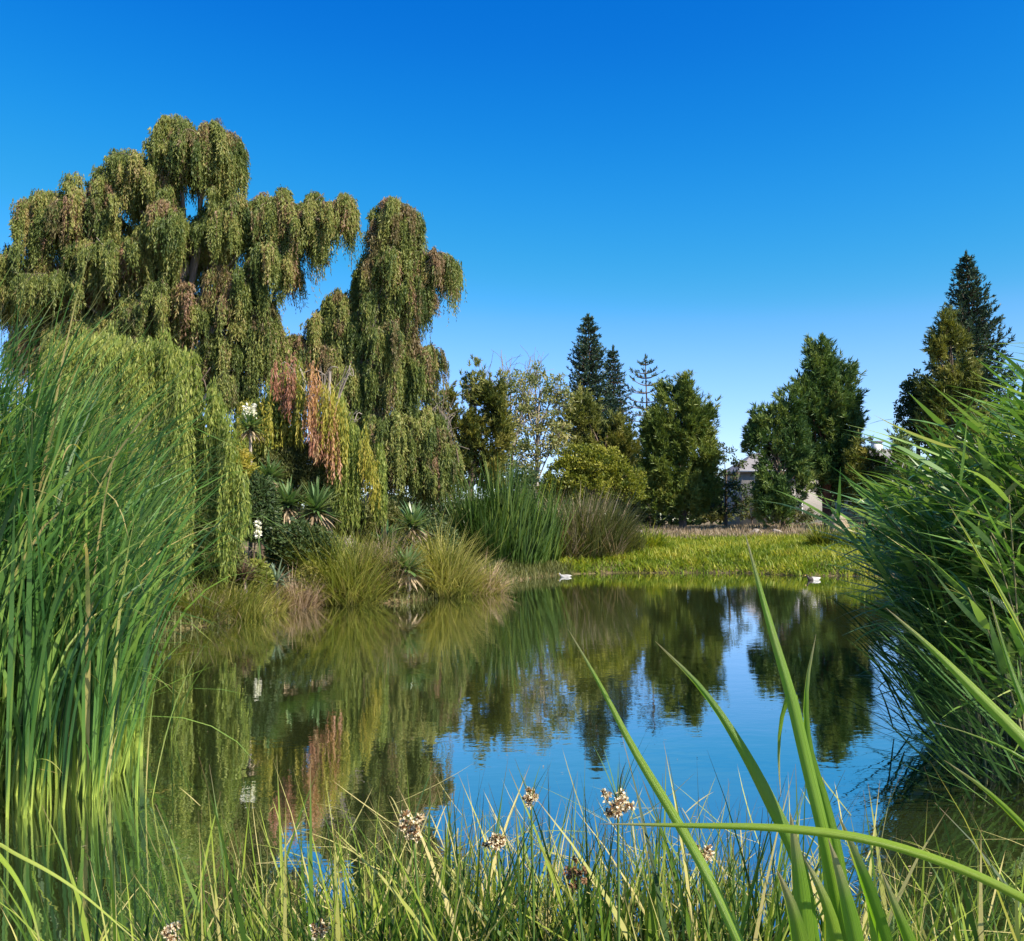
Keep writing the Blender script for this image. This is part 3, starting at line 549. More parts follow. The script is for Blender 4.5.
# thickets behind the weeping trees
for px, py, rx, ry, d, lab in [(350, 490, 40, 40, 36, 'dark thicket behind the orange willow strands'), (425, 490, 34, 40, 38, 'dark thicket behind the drooping foliage right of the willow'), (250, 480, 50, 50, 37, 'dark thicket behind the flowering yucca'), (130, 480, 80, 60, 38, 'dark thicket behind the bright willow'), (20, 480, 60, 70, 36, 'dark thicket behind the left reeds'), (545, 500, 40, 24, 52, 'dark thicket behind the cattail clump'), (500, 478, 44, 20, 47, 'thicket filling under the dark clumpy pine and the pale tree'), (445, 505, 34, 22, 34, 'low dark thicket between the drooping tree and the cattail clump')]:
    broadleaf('thicket', lab, 'thicket', onground(px, d), lobes3([(px, py, rx, ry), (px - rx * .5, py + 12, rx * .6, ry * .6), (px + rx * .5, py + 10, rx * .6, ry * .7)], d), 11, 'dark_leaf', .1, clump=.4, per=30, leafL=.2, leafW=.10, group='thickets behind the willows', twigs=2)
rng = rng_of('farwood'); g = Geo(); n = 26000; x = rng.uniform(-170, 170, n); hh = 4.2 + 1.2 * np.sin(x * .11) + .9 * np.sin(x * .31 + 1) + .7 * np.sin(x * .73)
p = np.stack([x, 116 + rng.normal(size=n) * 2.5, 1 + rng.random(n) ** .8 * hh], 1); g.leaves(p, rng.normal(size=(n, 3)), rng.normal(size=(n, 3)), 1.2, .8, np.clip(rng.normal(.5, .2, n), 0, 1))
tag(g.build('distant_wood', M['dark_leaf']), 'far off low line of dark trees behind the houses', 'distant trees', kind='stuff')
# shrubs filling the left bank behind the tussocks
for px, py, rx, ry, d, mt, lab in [(256, 508, 18, 34, 20.4, 'dark_leaf', 'dark leafy shrub at the foot of the flowering yucca'), (302, 545, 30, 22, 20.7, 'dark_leaf', 'dark shrub under the two big yuccas'), (345, 515, 22, 18, 24, 'olive_shrub', 'olive shrub under the green willow strands'),
        (250, 575, 16, 12, 18.4, 'tuft_green', 'leafy green shrublet among the tufts below the aloe'), (378, 520, 22, 20, 24.6, 'olive_shrub', 'olive shrub left of the upper yucca'), (430, 540, 24, 20, 24.8, 'dark_leaf', 'dark shrub right of the upper yucca'), (222, 570, 20, 26, 17.8, 'olive_shrub', 'olive shrub where the bright willow meets the tufts'),
        (236, 490, 18, 44, 21.0, 'willow_gold', 'yellowish shrub left of the flowering yucca'), (312, 582, 16, 18, 20.0, 'tuft_yellow', 'pale yellow shrub left of the largest tussock')]:
    broadleaf('bank_shrub', lab, 'shrub', onground(px, d), lobes3([(px, py, rx, ry), (px - rx * .6, py + 6, rx * .6, ry * .7), (px + rx * .5, py + 5, rx * .6, ry * .7)], d), 45, mt, .03, clump=.16, per=30, leafL=.12, leafW=.045, group='shrubs on the left bank', twigs=2)
# low dark scrub under the far trees: each a bush of its own
for i, (px, py, rx, ry, d, lab) in enumerate([(650, 515, 16, 10, 60, 'low dark scrub bush under the left edge of the dense rounded pine'), (712, 512, 18, 9, 63, 'low dark scrub bush under the small open tree'),
        (752, 508, 14, 10, 66, 'low dark scrub bush below the wall of the left house'), (800, 514, 18, 7, 62, 'low dark scrub bush between the two touching dark pines'), (885, 512, 20, 10, 60, 'low dark scrub bush behind the small olive pine'), (925, 505, 26, 18, 58, 'low dark scrub bush under the round dark tree')]):
    broadleaf('scrub_bush', lab, 'bush', onground(px, d), lobes3([(px, py, rx, ry), (px - rx * .6, py + 3, rx * .6, ry * .8), (px + rx * .6, py + 2, rx * .6, ry * .8)], d), 10, 'olive_shrub', .06, clump=.32, per=26, leafL=.2, leafW=.1, group='scrub under the far trees', twigs=2)

# ------------------------------------------------------------------ houses
def boxv(x0, x1, y0, y1, z0, z1):
    V = [(x, y, z) for z in (z0, z1) for y in (y0, y1) for x in (x0, x1)]
    return V, [(0, 2, 3, 1), (4, 5, 7, 6), (0, 1, 5, 4), (2, 6, 7, 3), (0, 4, 6, 2), (1, 3, 7, 5)]
def mbox(name, b, mat, parent, extra=()):
    g = Geo()
    for bb in (b, *extra): V, Fc = boxv(*bb); g.add(V, Fc)
    return g.build(name, mat, parent)
def house(label, px0, px1, yr, ye, d, wins, chim=None):
    a = at(px0, ye, d); b = at(px1, ye, d); zr = at((px0 + px1) / 2, yr, d + 4)[2]; ze = a[2]; gz = float(gh((a[0] + b[0]) / 2, d)) - .2
    t = thing('house', label, 'house', ((a[0] + b[0]) / 2, d + 4, gz + .2)); x0, x1 = a[0], b[0]
    mbox('wall', (x0, x1, d, d + 8, gz, ze), M['stucco'], t)
    g = Geo(); o = .5; th = .18
    r0 = np.array([(x0 - o, d - o, ze - .02), (x1 + o, d - o, ze - .02), (x1 + o, d + 8 + o, ze - .02), (x0 - o, d + 8 + o, ze - .02), (x0 + 2.2, d + 4, zr), (x1 - 2.2, d + 4, zr)])
    V = np.vstack([r0, r0 - [0, 0, th]]); g.add(V, [(0, 1, 5, 4), (2, 3, 4, 5), (1, 2, 5, 5), (3, 0, 4, 4), (6, 7, 1, 0), (7, 8, 2, 1), (8, 9, 3, 2), (9, 6, 0, 3), (9, 8, 7, 6)])
    me = bpy.data.meshes.new('roof'); off = np.array(t.location)
    me.from_pydata([tuple(v - off) for v in V], [], [(0, 1, 5, 4), (2, 3, 4, 5), (1, 2, 5), (3, 0, 4), (6, 7, 1, 0), (7, 8, 2, 1), (8, 9, 3, 2), (9, 6, 0, 3), (9, 8, 7, 6)])
    me.materials.append(M['shingle']); ro = bpy.data.objects.new('roof', me); C.objects.link(ro); ro.parent = t
    if chim:
        c = at(chim, yr, d + 4)[0]; cm = mbox('chimney', (c - .45, c + .45, d + 3.6, d + 4.5, zr - .8, zr + .75), M['trim'], t)
        mbox('chimney_cap', (c - .6, c + .6, d + 3.45, d + 4.65, zr + .752, zr + .88), M['shingle'], t)
    mbox('fascia', (x0 - o - .02, x1 + o + .02, d - o - .06, d - o - .003, ze - .24, ze - .03), M['trim'], t)
    for (wx_, wz, ww, wh) in wins:
        xx = x0 + wx_; f = mbox('window', (xx - ww / 2 - .1, xx + ww / 2 + .1, d - .06, d - .002, wz + ze - wh / 2 - .1, wz + ze + wh / 2 + .1), M['trim'], t)
        mbox('pane', (xx - ww / 2, xx + ww / 2, d - .075, d - .062, wz + ze - wh / 2, wz + ze + wh / 2), M['glass'], f)
house('grey roofed beige house showing between the small open tree and the dark pines', 742, 822, 453, 470, 88, [(1.7, -1.1, .9, 1.2), (4.6, -1.1, 1.4, 1.2), (1.7, -3.9, .9, 1.3), (5.0, -3.9, 1.6, 1.3)], None)
house('grey roofed house with a white chimney right of the tall broad dark pine', 862, 935, 449, 468, 92, [(2.2, -1.2, 1.1, 1.2), (5.0, -1.2, 1.1, 1.2), (3.2, -4.0, 1.6, 1.3)], 877)

# stump and rocks in the dry grass
def rock(name, label, p, r, mat, cat, seed):
    rng = rng_of(label); import bmesh
    bm = bmesh.new(); bmesh.ops.create_icosphere(bm, subdivisions=3, radius=1)
    ph = rng.random(9) * 6
    for v in bm.verts:
        c = v.co; k = 1 + .16 * math.sin(3 * c.x + ph[0]) * math.sin(2.6 * c.y + ph[1]) + .12 * math.sin(5 * c.z + ph[2] + 3 * c.x) + .05 * math.sin(11 * c.y + ph[3]) * math.sin(9 * c.x)
        v.co = Vector((c.x * r[0], c.y * r[1], max(c.z, -.35) * r[2])) * k
    me = bpy.data.meshes.new(name); bm.to_mesh(me); bm.free(); me.materials.append(mat)
    o = bpy.data.objects.new(name, me); C.objects.link(o); o.location = [float(c) for c in p]; return tag(o, label, cat)
def stump():
    B = onground(838, 48); rng = rng_of('stump'); t = thing('tree_stump', 'pale conical tree stump in the dry grass right of the red trunk', 'stump', B)
    an = np.linspace(0, 6.283, 25)[:-1]; V = []
    prof = [(-.2, .95), (0, .85), (.25, .68), (.6, .55), (.95, .42), (1.15, .3), (1.28, .12), (1.3, .0)]
    for z, r in prof:
        for a in an: k = 1 + .10 * math.sin(5 * a + z) + .05 * math.sin(11 * a); V.append(B + [r * k * math.cos(a), r * k * math.sin(a), z + (.06 * math.sin(3 * a) if z > .9 else 0)])
    n = 24; q = [(i * n + j, i * n + (j + 1) % n, (i + 1) * n + (j + 1) % n, (i + 1) * n + j) for i in range(len(prof) - 2) for j in range(n)]
    V2 = V[:-n]; V2.append(B + [0, 0, 1.3]); g = Geo(); g.add(V2, q + [((len(prof) - 2) * n + j, (len(prof) - 2) * n + (j + 1) % n, len(V2) - 1, len(V2) - 1) for j in range(0)]); g.build('wood', M['stump'], t, smooth=True)
    h = Geo()
    for k in range(6):
        a = k * 1.05 + .3; s = B + [.6 * math.cos(a), .6 * math.sin(a), .15]; h.tube(curve([s, s + [.35 * math.cos(a), .35 * math.sin(a), -.08], s + [.8 * math.cos(a), .8 * math.sin(a), -.3]], 5), np.linspace(.13, .05, 5), 6)
    h.build('roots', M['stump'], t, smooth=True)
stump()
for px, d, r, lab in [(755, 50, (.4, .3, .3), 'pinkish rock in the dry grass below the left dark pine'), (776, 49, (.3, .25, .3), 'small tan rock right of the pinkish rock'), (640, 50, (.5, .4, .3), 'flat pale rock at the left end of the dry grass'), (868, 47, (.5, .4, .35), 'tan rock at the right end of the dry grass')]:
    p = onground(px, d); p[2] += .1; rock('rock', lab, p, r, M['rock'], 'rock', 0)

# ------------------------------------------------------------------ grass on the far bank (countless blades)
def scatter(rng, n, x0, x1, y0, y1, smin, smax):
    x = rng.uniform(x0, x1, n); y = rng.uniform(y0, y1, n); s = sd_pond(x, y); k = (s > smin) & (s < smax); x, y = x[k], y[k]; return np.stack([x, y, gh(x, y)], 1), s[k]
rng = rng_of('bankgrass'); p, s = scatter(rng, 150000, 1.6, 26, 27, 51, -.05, 19.0)
kk = rng.random(len(p)) < np.clip(1.25 - s / 24, .3, 1); p = p[kk]; s = s[kk]; n = len(p)
cl = .5 + .5 * np.sin(p[:, 0] * 2.1 + 1.3 * np.sin(p[:, 1] * 1.7)) * np.sin(p[:, 1] * 2.3 + p[:, 0])
g = Geo(); a = rng.uniform(0, 6.28, n)
g.blades(p, np.stack([np.cos(a), np.sin(a), a * 0], 1), rng.uniform(.16, .34, n) * (.7 + .8 * cl), rng.uniform(.02, .045, n), rng.uniform(.1, .9, n), rng.uniform(.2, 1.3, n), np.clip(.25 + .45 * cl + rng.normal(size=n) * .15, 0, 1), S=2)
tag(g.build('bank_grass', M['bank']), 'yellow green grass covering the far bank above the waterline', 'grass', kind='stuff')
rng = rng_of('drygrass'); x = rng.uniform(2, 28, 60000); y = rng.uniform(45, 64, 60000); p = np.stack([x, y, gh(x, y)], 1); n = len(p)
g = Geo(); a = rng.uniform(0, 6.28, n); cl = .5 + .5 * np.sin(x * 1.1) * np.sin(y * .9 + x * .5)
g.blades(p, np.stack([np.cos(a), np.sin(a), a * 0], 1), rng.uniform(.2, .5, n) * (.5 + .8 * cl), rng.uniform(.025, .045, n), rng.uniform(0, .3, n), rng.uniform(.1, .8, n), np.clip(rng.normal(.5, .2, n), 0, 1), S=2)
tag(g.build('dry_grass', M['dry']), 'straw coloured dry grass behind the green far bank', 'grass', kind='stuff')
# ground cover on the left bank
rng = rng_of('leftcover'); p, s = scatter(rng, 90000, -12, 2, 13.5, 31, -.12, 9.0); kq = (s < 2.5) | (rng.random(len(s)) < .5); p, s = p[kq], s[kq]; p[:, 2] = np.maximum(p[:, 2], -.03); n = len(p); a = rng.uniform(0, 6.28, n)
g = Geo(); g.blades(p, np.stack([np.cos(a), np.sin(a), a * 0], 1), rng.uniform(.15, .42, n), rng.uniform(.014, .03, n), rng.uniform(0, .6, n), rng.uniform(.3, 1.4, n), np.clip(rng.normal(.5, .2, n), 0, 1), S=3)
tag(g.build('bank_undergrowth', M['olive_shrub']), 'tangled low undergrowth covering the left bank', 'undergrowth', kind='stuff')

# ------------------------------------------------------------------ tussocks, bushes and yuccas on the banks
def tussock(name, label, cat, px, py, rx, h, d, n, mats, W=.016, lean=(.05, .7), curl=(.2, 1.2), L=None, group=None, bias=(0, 0), S=4):
    """a mound of arching blades, one plant"""
    rng = rng_of(label); c = at(px, py, d); r = rx * d / F; B = np.array([c[0], d, max(float(gh(c[0], d)), 0) ]); t = thing(name, label, cat, B, group)
    Lm = h * d / F if L is None else L
    for mi, (mt, share) in enumerate(mats):
        k = int(n * share); a = rng.uniform(0, 6.28, k); rr = np.sqrt(rng.random(k)) * r * .8
        nc = 16; ca = rng.uniform(0, 6.28, nc); cr = np.sqrt(rng.random(nc)) * r * .85; ch = rng.uniform(.4, 1.2, nc); si = rng.integers(0, nc, k)
        sx = np.cos(ca[si]) * cr[si]; sy = np.sin(ca[si]) * cr[si]; mix_ = rng.random(k) < .75
        ax_ = np.where(mix_, sx + rng.normal(size=k) * .09, np.cos(a) * rr); ay_ = np.where(mix_, sy + rng.normal(size=k) * .09, np.sin(a) * rr); rr = np.minimum(np.hypot(ax_, ay_), r); a = np.where(mix_, rng.uniform(0, 6.28, k), a)
        x = B[0] + ax_; y = B[1] + ay_ * .8; z = np.maximum(gh(x, y), -.1)
        a2 = a + rng.normal(size=k) * .9; hd = np.stack([np.cos(a2) + bias[0], np.sin(a2) + bias[1], 0 * a2], 1)
        Lk = Lm * rng.uniform(.45, 1.1, k) * (1.15 - .45 * (rr / max(r, .01)) ** 2) * ch[si]
        g = Geo(); g.blades(np.stack([x, y, z], 1), hd, Lk, W * rng.uniform(.6, 1.3, k), rng.uniform(*lean, k) * (.4 + rr / max(r, .01)) + np.abs(rng.normal(size=k)) * .24, rng.uniform(*curl, k), np.clip(rng.normal(.5, .2, k), 0, 1), S=S, twist=rng.uniform(-.6, .6, k))
        g.build('blades', M[mt], t)
    return t
tussock('grass_tussock', 'largest round green grass tussock at the water edge, behind the white bird', 'grass tussock', 346, 600, 38, 86, 20.3, 2900, [('tuft_green', .75), ('tuft_yellow', .25)], W=.018)
tussock('grass_tussock', 'yellow green tussock right of the lower yucca at the water edge', 'grass tussock', 445, 585, 28, 70, 21.8, 2600, [('tuft_yellow', .7), ('tuft_green', .3)], W=.018)
tussock('dry_shrub', 'pinkish dry shrub at the tip of the left bank', 'shrub', 476, 588, 26, 42, 22.6, 2200, [('dry_pink', .5), ('tuft_yellow', .5)], W=.016)
tussock('grass_tussock', 'low yellow tussock overhanging the water left of the dark duck', 'grass tussock', 235, 615, 34, 50, 17.2, 2400, [('tuft_yellow', .45), ('tuft_green', .5), ('dry', .05)], W=.014)
tussock('dry_shrub', 'brown tangled dry shrub by the reeds on the left bank', 'shrub', 195, 622, 26, 40, 16.4, 2000, [('dry', .3), ('tuft_green', .7)], W=.013)
tussock('dry_shrub', 'pale pink dry grass tuft directly behind the dark duck', 'shrub', 298, 603, 18, 42, 19.3, 1700, [('dry_pink', .9), ('tuft_yellow', .1)], W=.012)
tussock('dry_shrub', 'grey brown dead thatch between the big tussock and the lower yucca', 'shrub', 388, 596, 20, 58, 20.8, 1700, [('dry', .9), ('tuft_green', .1)], W=.014)
tussock('grass_tussock', 'orange tinged grass tuft below the dark aloe', 'grass tussock', 262, 595, 24, 40, 18.6, 1500, [('dry_pink', .2), ('tuft_yellow', .8)], W=.013)
tussock('grass_tussock', 'soft yellow tuft behind the largest round tussock', 'grass tussock', 372, 560, 26, 50, 22.5, 1500, [('tuft_yellow', .4), ('tuft_green', .6)], W=.018)
tussock('grass_tussock', 'thin olive tuft under the orange willow strands', 'grass tussock', 330, 550, 28, 60, 22.6, 1500, [('tuft_green', .9), ('dry', .1)], W=.018)
tussock('cattail_clump', 'dark green cattail clump on the tip of the left bank', 'cattails', 505, 580, 46, 88, 30.0, 3400, [('reed_far', 1)], W=.045, lean=(.0, .16), curl=(0, .3), S=4)
tussock('cattail_clump', 'small cattail clump beside the olive shrub and white duck', 'cattails', 545, 575, 16, 80, 31.2, 700, [('reed_far', 1)], W=.04, lean=(.0, .16), curl=(0, .3), S=4)
tussock('wispy_shrub', 'olive grey wispy shrub leaning right over the far waterline', 'shrub', 585, 572, 46, 74, 32.8, 5200, [('olive_shrub', .85), ('dry', .15)], W=.03, lean=(.1, .6), curl=(0, .5), bias=(.3, 0))
tussock('wispy_shrub', 'low olive shrub where the grassy far bank begins', 'shrub', 622, 568, 22, 34, 34, 1500, [('olive_shrub', .6), ('bank', .4)], W=.03, lean=(.1, .6), curl=(0, .5), bias=(.3, 0))
tussock('green_bush', 'bright green weedy bush at the left end of the grassy far bank', 'bush', 652, 556, 14, 26, 36, 900, [('bank', 1)], W=.04, lean=(.1, .8))
tussock('green_bush', 'dark green bush on the grassy bank behind the dark white duck', 'bush', 826, 560, 16, 30, 35, 1400, [('tuft_green', 1)], W=.04, lean=(.1, .8))
tussock('green_bush', 'leafy green bush on the grassy bank beside the right reeds', 'bush', 862, 562, 22, 30, 34, 1600, [('bank', 1)], W=.04, lean=(.1, .8))
broadleaf('green_shrub', 'dense fine leafed green shrub above the yuccas', 'shrub', onground(298, 23.2), lobes3([(285, 466, 20, 20), (308, 462, 22, 18), (325, 480, 14, 20), (296, 485, 30, 18)], 23.2), 55, 'olive_shrub', .05, clump=.16, per=34, leafL=.10, leafW=.03, up=.6)

def yucca(label, px, py, d, r, n=120, mat='yucca', trunk=None, flower=False, group='yuccas on the left bank', cat='yucca', name='yucca_plant', W=.075, skirt=True):
    rng = rng_of(label); c = at(px, py, d); gz = float(gh(c[0], d)); B = np.array([c[0], d, gz]); t = thing(name, label, cat, B, group); r = r * d / F
    if c[2] - gz > .15:
        g = Geo(); g.tube(curve([B - [0, 0, .15], B * .5 + c * .5 + [.04, 0, 0], c], 8), np.linspace(.05, .035, 8), 8); g.build('trunk', M['bark_pale'], t, smooth=True)
    a = rng.uniform(0, 6.28, n); th = np.arccos(1 - rng.random(n) * 1.25); hd = np.stack([np.cos(a), np.sin(a), 0 * a], 1)
    g = Geo(); g.blades(np.tile(c, (n, 1)) + rng.normal(size=(n, 3)) * .03, hd, r * rng.uniform(.8, 1.1, n), W, th, .15 + .25 * rng.random(n), np.clip(rng.normal(.5, .2, n), 0, 1), S=4, prof=[.7, 1, .9, .6, .05])
    g.build('leaves', M[mat], t)
    if skirt:
        k = n // 3; a = rng.uniform(0, 6.28, k); g = Geo(); g.blades(np.tile(c - [0, 0, .05], (k, 1)), np.stack([np.cos(a), np.sin(a), 0 * a], 1), r * rng.uniform(.6, 1., k), W * .8, rng.uniform(1.7, 2.3, k), .4, np.clip(rng.normal(.7, .2, k), 0, 1), S=4, prof=[.7, 1, .9, .6, .05]); tag(g.build('dead_leaves', M['dry'], t), 'dry hanging leaf skirt')
    if flower:
        fc = c + [0, 0, r * .75]; k = 140; v = nrm(rng.normal(size=(k, 3))); q = fc + v * rng.random((k, 1)) ** .5 * np.array([.14, .14, .24])
        g = Geo(); g.leaves(q, v + [0, 0, -.4], rng.normal(size=(k, 3)), .08, .06, rng.random(k)); g.build('flower_spike', M['petal'], t)
    return t
yucca('tall yucca on a bare pale trunk topped by a white flower cluster', 250, 428, 21.6, 22, 90, flower=True)
yucca('middle yucca left of the green shrub on the left bank', 270, 478, 21.5, 24)
yucca('left one of the two big yuccas above the largest tussock', 288, 506, 21.2, 32)
yucca('right one of the two big yuccas above the largest tussock', 316, 510, 21.3, 34, 140)
yucca('upper yucca right of the willow strands with pale edged leaves', 412, 526, 22.2, 28)
yucca('lower yucca hanging white streaked leaves over the waterline', 407, 570, 20.6, 29, 130)
yucca('short yucca peeping over the tussock left of the upper yucca', 386, 545, 21.8, 25, 80)
yucca('dark reddish aloe under the bright willow strands', 244, 578, 17.6, 22, 90, mat='aloe', group=None, cat='aloe', name='aloe_plant', W=.045, skirt=False)
yucca('blue green strap leafed plant right of the dark aloe', 276, 582, 18.7, 24, 70, mat='agave', group=None, cat='strap leaf plant', name='strap_leaf_plant', W=.05, skirt=False)
def blooms(label, px, py, d):
    rng = rng_of(label); c = at(px, py, d); B = np.array([c[0], d, float(gh(c[0], d))]); t = thing('flowering_plant', label, 'flowers', B, None)
    g = Geo(); g2 = Geo()
    for k in range(5):
        e = c + rng.normal(size=3) * [.12, .06, .14]; g.tube(curve([B, (B + e) / 2 + rng.normal(size=3) * .04, e], 5), np.linspace(.012, .006, 5), 4)
        v = nrm(rng.normal(size=(24, 3))); g2.leaves(e + v * .03, v, rng.normal(size=(24, 3)), .07, .05, rng.random(24))
    g.build('stems', M['sedge_stem'], t, smooth=True); g2.build('flowers', M['petal'], t)
blooms('small white blooms left of the two big yuccas', 265, 532, 19.3)

# ------------------------------------------------------------------ water birds
def duck(label, px, py, d, Ls, heading, body, breast, head, neck=.5, tail=True):
    """one continuous bird body (skinned profile), with wings, beak and eyes as parts"""
    p = on_level(px, py); t = thing('duck', label, 'duck', (p[0], p[1], 0))
    import bmesh
    secs = [(-.50, .10, .015, .01), (-.44, .09, .05, .035), (-.32, .06, .12, .085), (-.12, .05, .17, .12), (.08, .05, .175, .125), (.22, .06, .14, .12), (.30, .10, .085, .10), (.335, .17, .05, .055), (.35, .17 + .12 * neck, .045, .045), (.37, .17 + .22 * neck, .06, .06), (.40, .185 + .24 * neck, .058, .056), (.44, .18 + .235 * neck, .035, .035), (.46, .178 + .23 * neck, .01, .01)]
    bm = bmesh.new(); n = 14; rings = []
    for i, (x, z, wy_, hz) in enumerate(secs):
        ring = []
        for k in range(n):
            a = k * 2 * math.pi / n; up = 7 <= i <= 8
            ring.append(bm.verts.new((x + (hz * math.sin(a) * -.8 if up else 0), wy_ * math.cos(a), z + (hz * .35 if up else hz) * math.sin(a))))
        rings.append(ring)
    for a, b in zip(rings, rings[1:]):
        for k in range(n): bm.faces.new((a[k], b[k], b[(k + 1) % n], a[(k + 1) % n]))
    bm.faces.new(rings[0]); bm.faces.new(rings[-1][::-1])
    bmesh.ops.recalc_face_normals(bm, faces=bm.faces); bm.normal_update()
    me = bpy.data.meshes.new('body')
    for m in (body, breast, head): me.materials.append(M[m])
    for f in bm.faces:
        c = f.calc_center_median(); f.smooth = True
        f.material_index = 2 if (c.x > .33 and c.z > .15) else (1 if c.x > .12 and c.z < .2 else 0)
    bm.to_mesh(me); bm.free(); o = bpy.data.objects.new('body', me); C.objects.link(o); o.parent = t
    for sgn in (-1, 1):
        g = Geo(); m = 9; us = np.linspace(0, 1, m); V = []
        for u_ in us:
            for v_ in (-1, -.3, .4, 1):
                V.append((.18 - .6 * u_, sgn * (.165 * math.sin(math.pi * (.25 + .6 * (1 - u_))) + .02), .11 + .055 * v_ * math.sin(math.pi * min(1, .15 + u_ * .85)) + .03 * u_))
        q = [(i * 4 + j, i * 4 + j + 1, i * 4 + j + 5, i * 4 + j + 4) for i in range(m - 1) for j in range(3)]; g.add(V, q); wg = g.build('wing', M[body], None, smooth=True); wg.parent = t
        bm = bmesh.new(); bmesh.ops.create_uvsphere(bm, u_segments=8, v_segments=6, radius=.011); me = bpy.data.meshes.new('eye'); bm.to_mesh(me); bm.free(); me.materials.append(M['feather_dark']); e = bpy.data.objects.new('eye', me); C.objects.link(e); e.parent = t; e.location = (.41, sgn * .053, .20 + .24 * neck)
    g = Geo(); z = .175 + .23 * neck; g.tube(np.array([(.445, 0, z), (.49, 0, z - .008), (.53, 0, z - .014), (.545, 0, z - .015)]), [.026, .022, .022, .006], 8); b = g.build('beak', M['beak'], None, smooth=True); b.parent = t
    t.rotation_euler = (0, 0, heading); t.scale = (Ls, Ls, Ls); return t
duck('white duck afloat by the small cattail clump in the middle', 565, 577, 31, .44, math.pi, 'feather_white', 'feather_white', 'feather_white', .3)
duck('black and white duck swimming near the right end of the far bank', 813, 580, 29, .5, math.pi * 1.08, 'feather_white', 'feather_dark', 'feather_dark', .5)
duck('dark brown duck with white breast in front of the pink dry tuft', 291, 606, 19, .42, math.pi * .98, 'feather_grey', 'feather_white', 'feather_dark', .25)
duck('small upright white bird by the largest round tussock', 330, 604, 19, .42, math.pi * .62, 'feather_white', 'feather_white', 'feather_white', 1.1)

# ------------------------------------------------------------------ tall reeds on the left
rng = rng_of('leftreeds'); g = Geo()
n = 4600; y = 5.5 + 6.8 * rng.random(n) ** .85; edge = np.interp(y, [5.2, 6.2, 7.5, 9, 12.3], [-2.75, -2.8, -3.15, -3.95, -5.6]); x = edge - (rng.random(n) ** 1.1) * (2.2 + .38 * (y - 5)) 
# gathered in fans of leaves from a common foot
fan = rng.integers(0, n // 7, n); fx = x[:n // 7][fan]; fy = y[:n // 7][fan]; x = fx + rng.normal(size=n) * .045; y = fy + rng.normal(size=n) * .045
a = rng.normal(0, 1.1, n); hd = np.stack([np.cos(a), np.sin(a) - .12, 0 * a], 1)
L = rng.uniform(2.6, 4.7, n) * np.interp(x - np.interp(y, [5.2, 12.3], [-2.7, -5.6]), [-2, -.5, 0], [1.0, .92, .66]) * np.interp(y, [5.4, 7.5], [.86, 1.0])
g.blades(np.stack([x, y, np.full(n, -.05)], 1), hd, L, rng.uniform(.014, .036, n), np.abs(rng.normal(size=n)) * .13, rng.uniform(.3, 2.3, n), np.clip(rng.normal(.42, .22, n), 0, .97), S=9, twist=rng.uniform(-1.5, 1.5, n), power=2.4, prof=[.5, .9, 1, 1, .9, .7, .4, .05], afac=rng.uniform(1.0, 2.6, n))
# bent and broken ones pointing anywhere
k = 900; i = rng.integers(0, n, k); a = rng.uniform(-1.3, 1.3, k)
g.blades(np.stack([x[i], y[i], rng.uniform(.2, 2.4, k)], 1), np.stack([np.cos(a), np.sin(a) - .3, 0 * a], 1), rng.uniform(.6, 1.3, k), rng.uniform(.010, .02, k), rng.uniform(.4, 1.4, k), rng.uniform(.2, 1.4, k), np.clip(rng.normal(.62, .28, k), 0, 1), S=6, twist=rng.uniform(-1, 1, k))
tag(g.build('reed_bed', M['reed']), 'tall dense green reed bed leaning right at the left edge', 'reeds', kind='stuff')

# sparse reed shoots standing in the water right of the bed: each a plant
for i, (px, py, h, lab) in enumerate([(142, 800, 1.35, 'lone pale footed reed shoot in the water right of the reed bed'), (98, 812, 1.2, 'reed shoot at the front right corner of the reed bed'), (118, 780, 1.5, 'reed shoot with crossing leaves at the edge of the reed bed'), (168, 740, 1.1, 'thin reed shoot farthest right of the reed bed')]):
    rng = rng_of(lab); p = on_level(px, py); t = thing('reed_shoot', lab, 'reed', p, 'reed shoots beside the bed')
    k = 6; a = rng.normal(0, 1.0, k); g = Geo(); g.blades(p + rng.normal(size=(k, 3)) * [.03, .03, 0] - [0, 0, .05], np.stack([np.cos(a), np.sin(a), 0 * a], 1), h * rng.uniform(.6, 1.1, k), rng.uniform(.008, .013, k), rng.uniform(.02, .3, k), rng.uniform(.3, 1.3, k), np.clip(rng.normal(.5, .2, k), 0, 1), S=9, twist=rng.uniform(-1, 1, k), power=2); g.build('leaves', M['reed'], t)

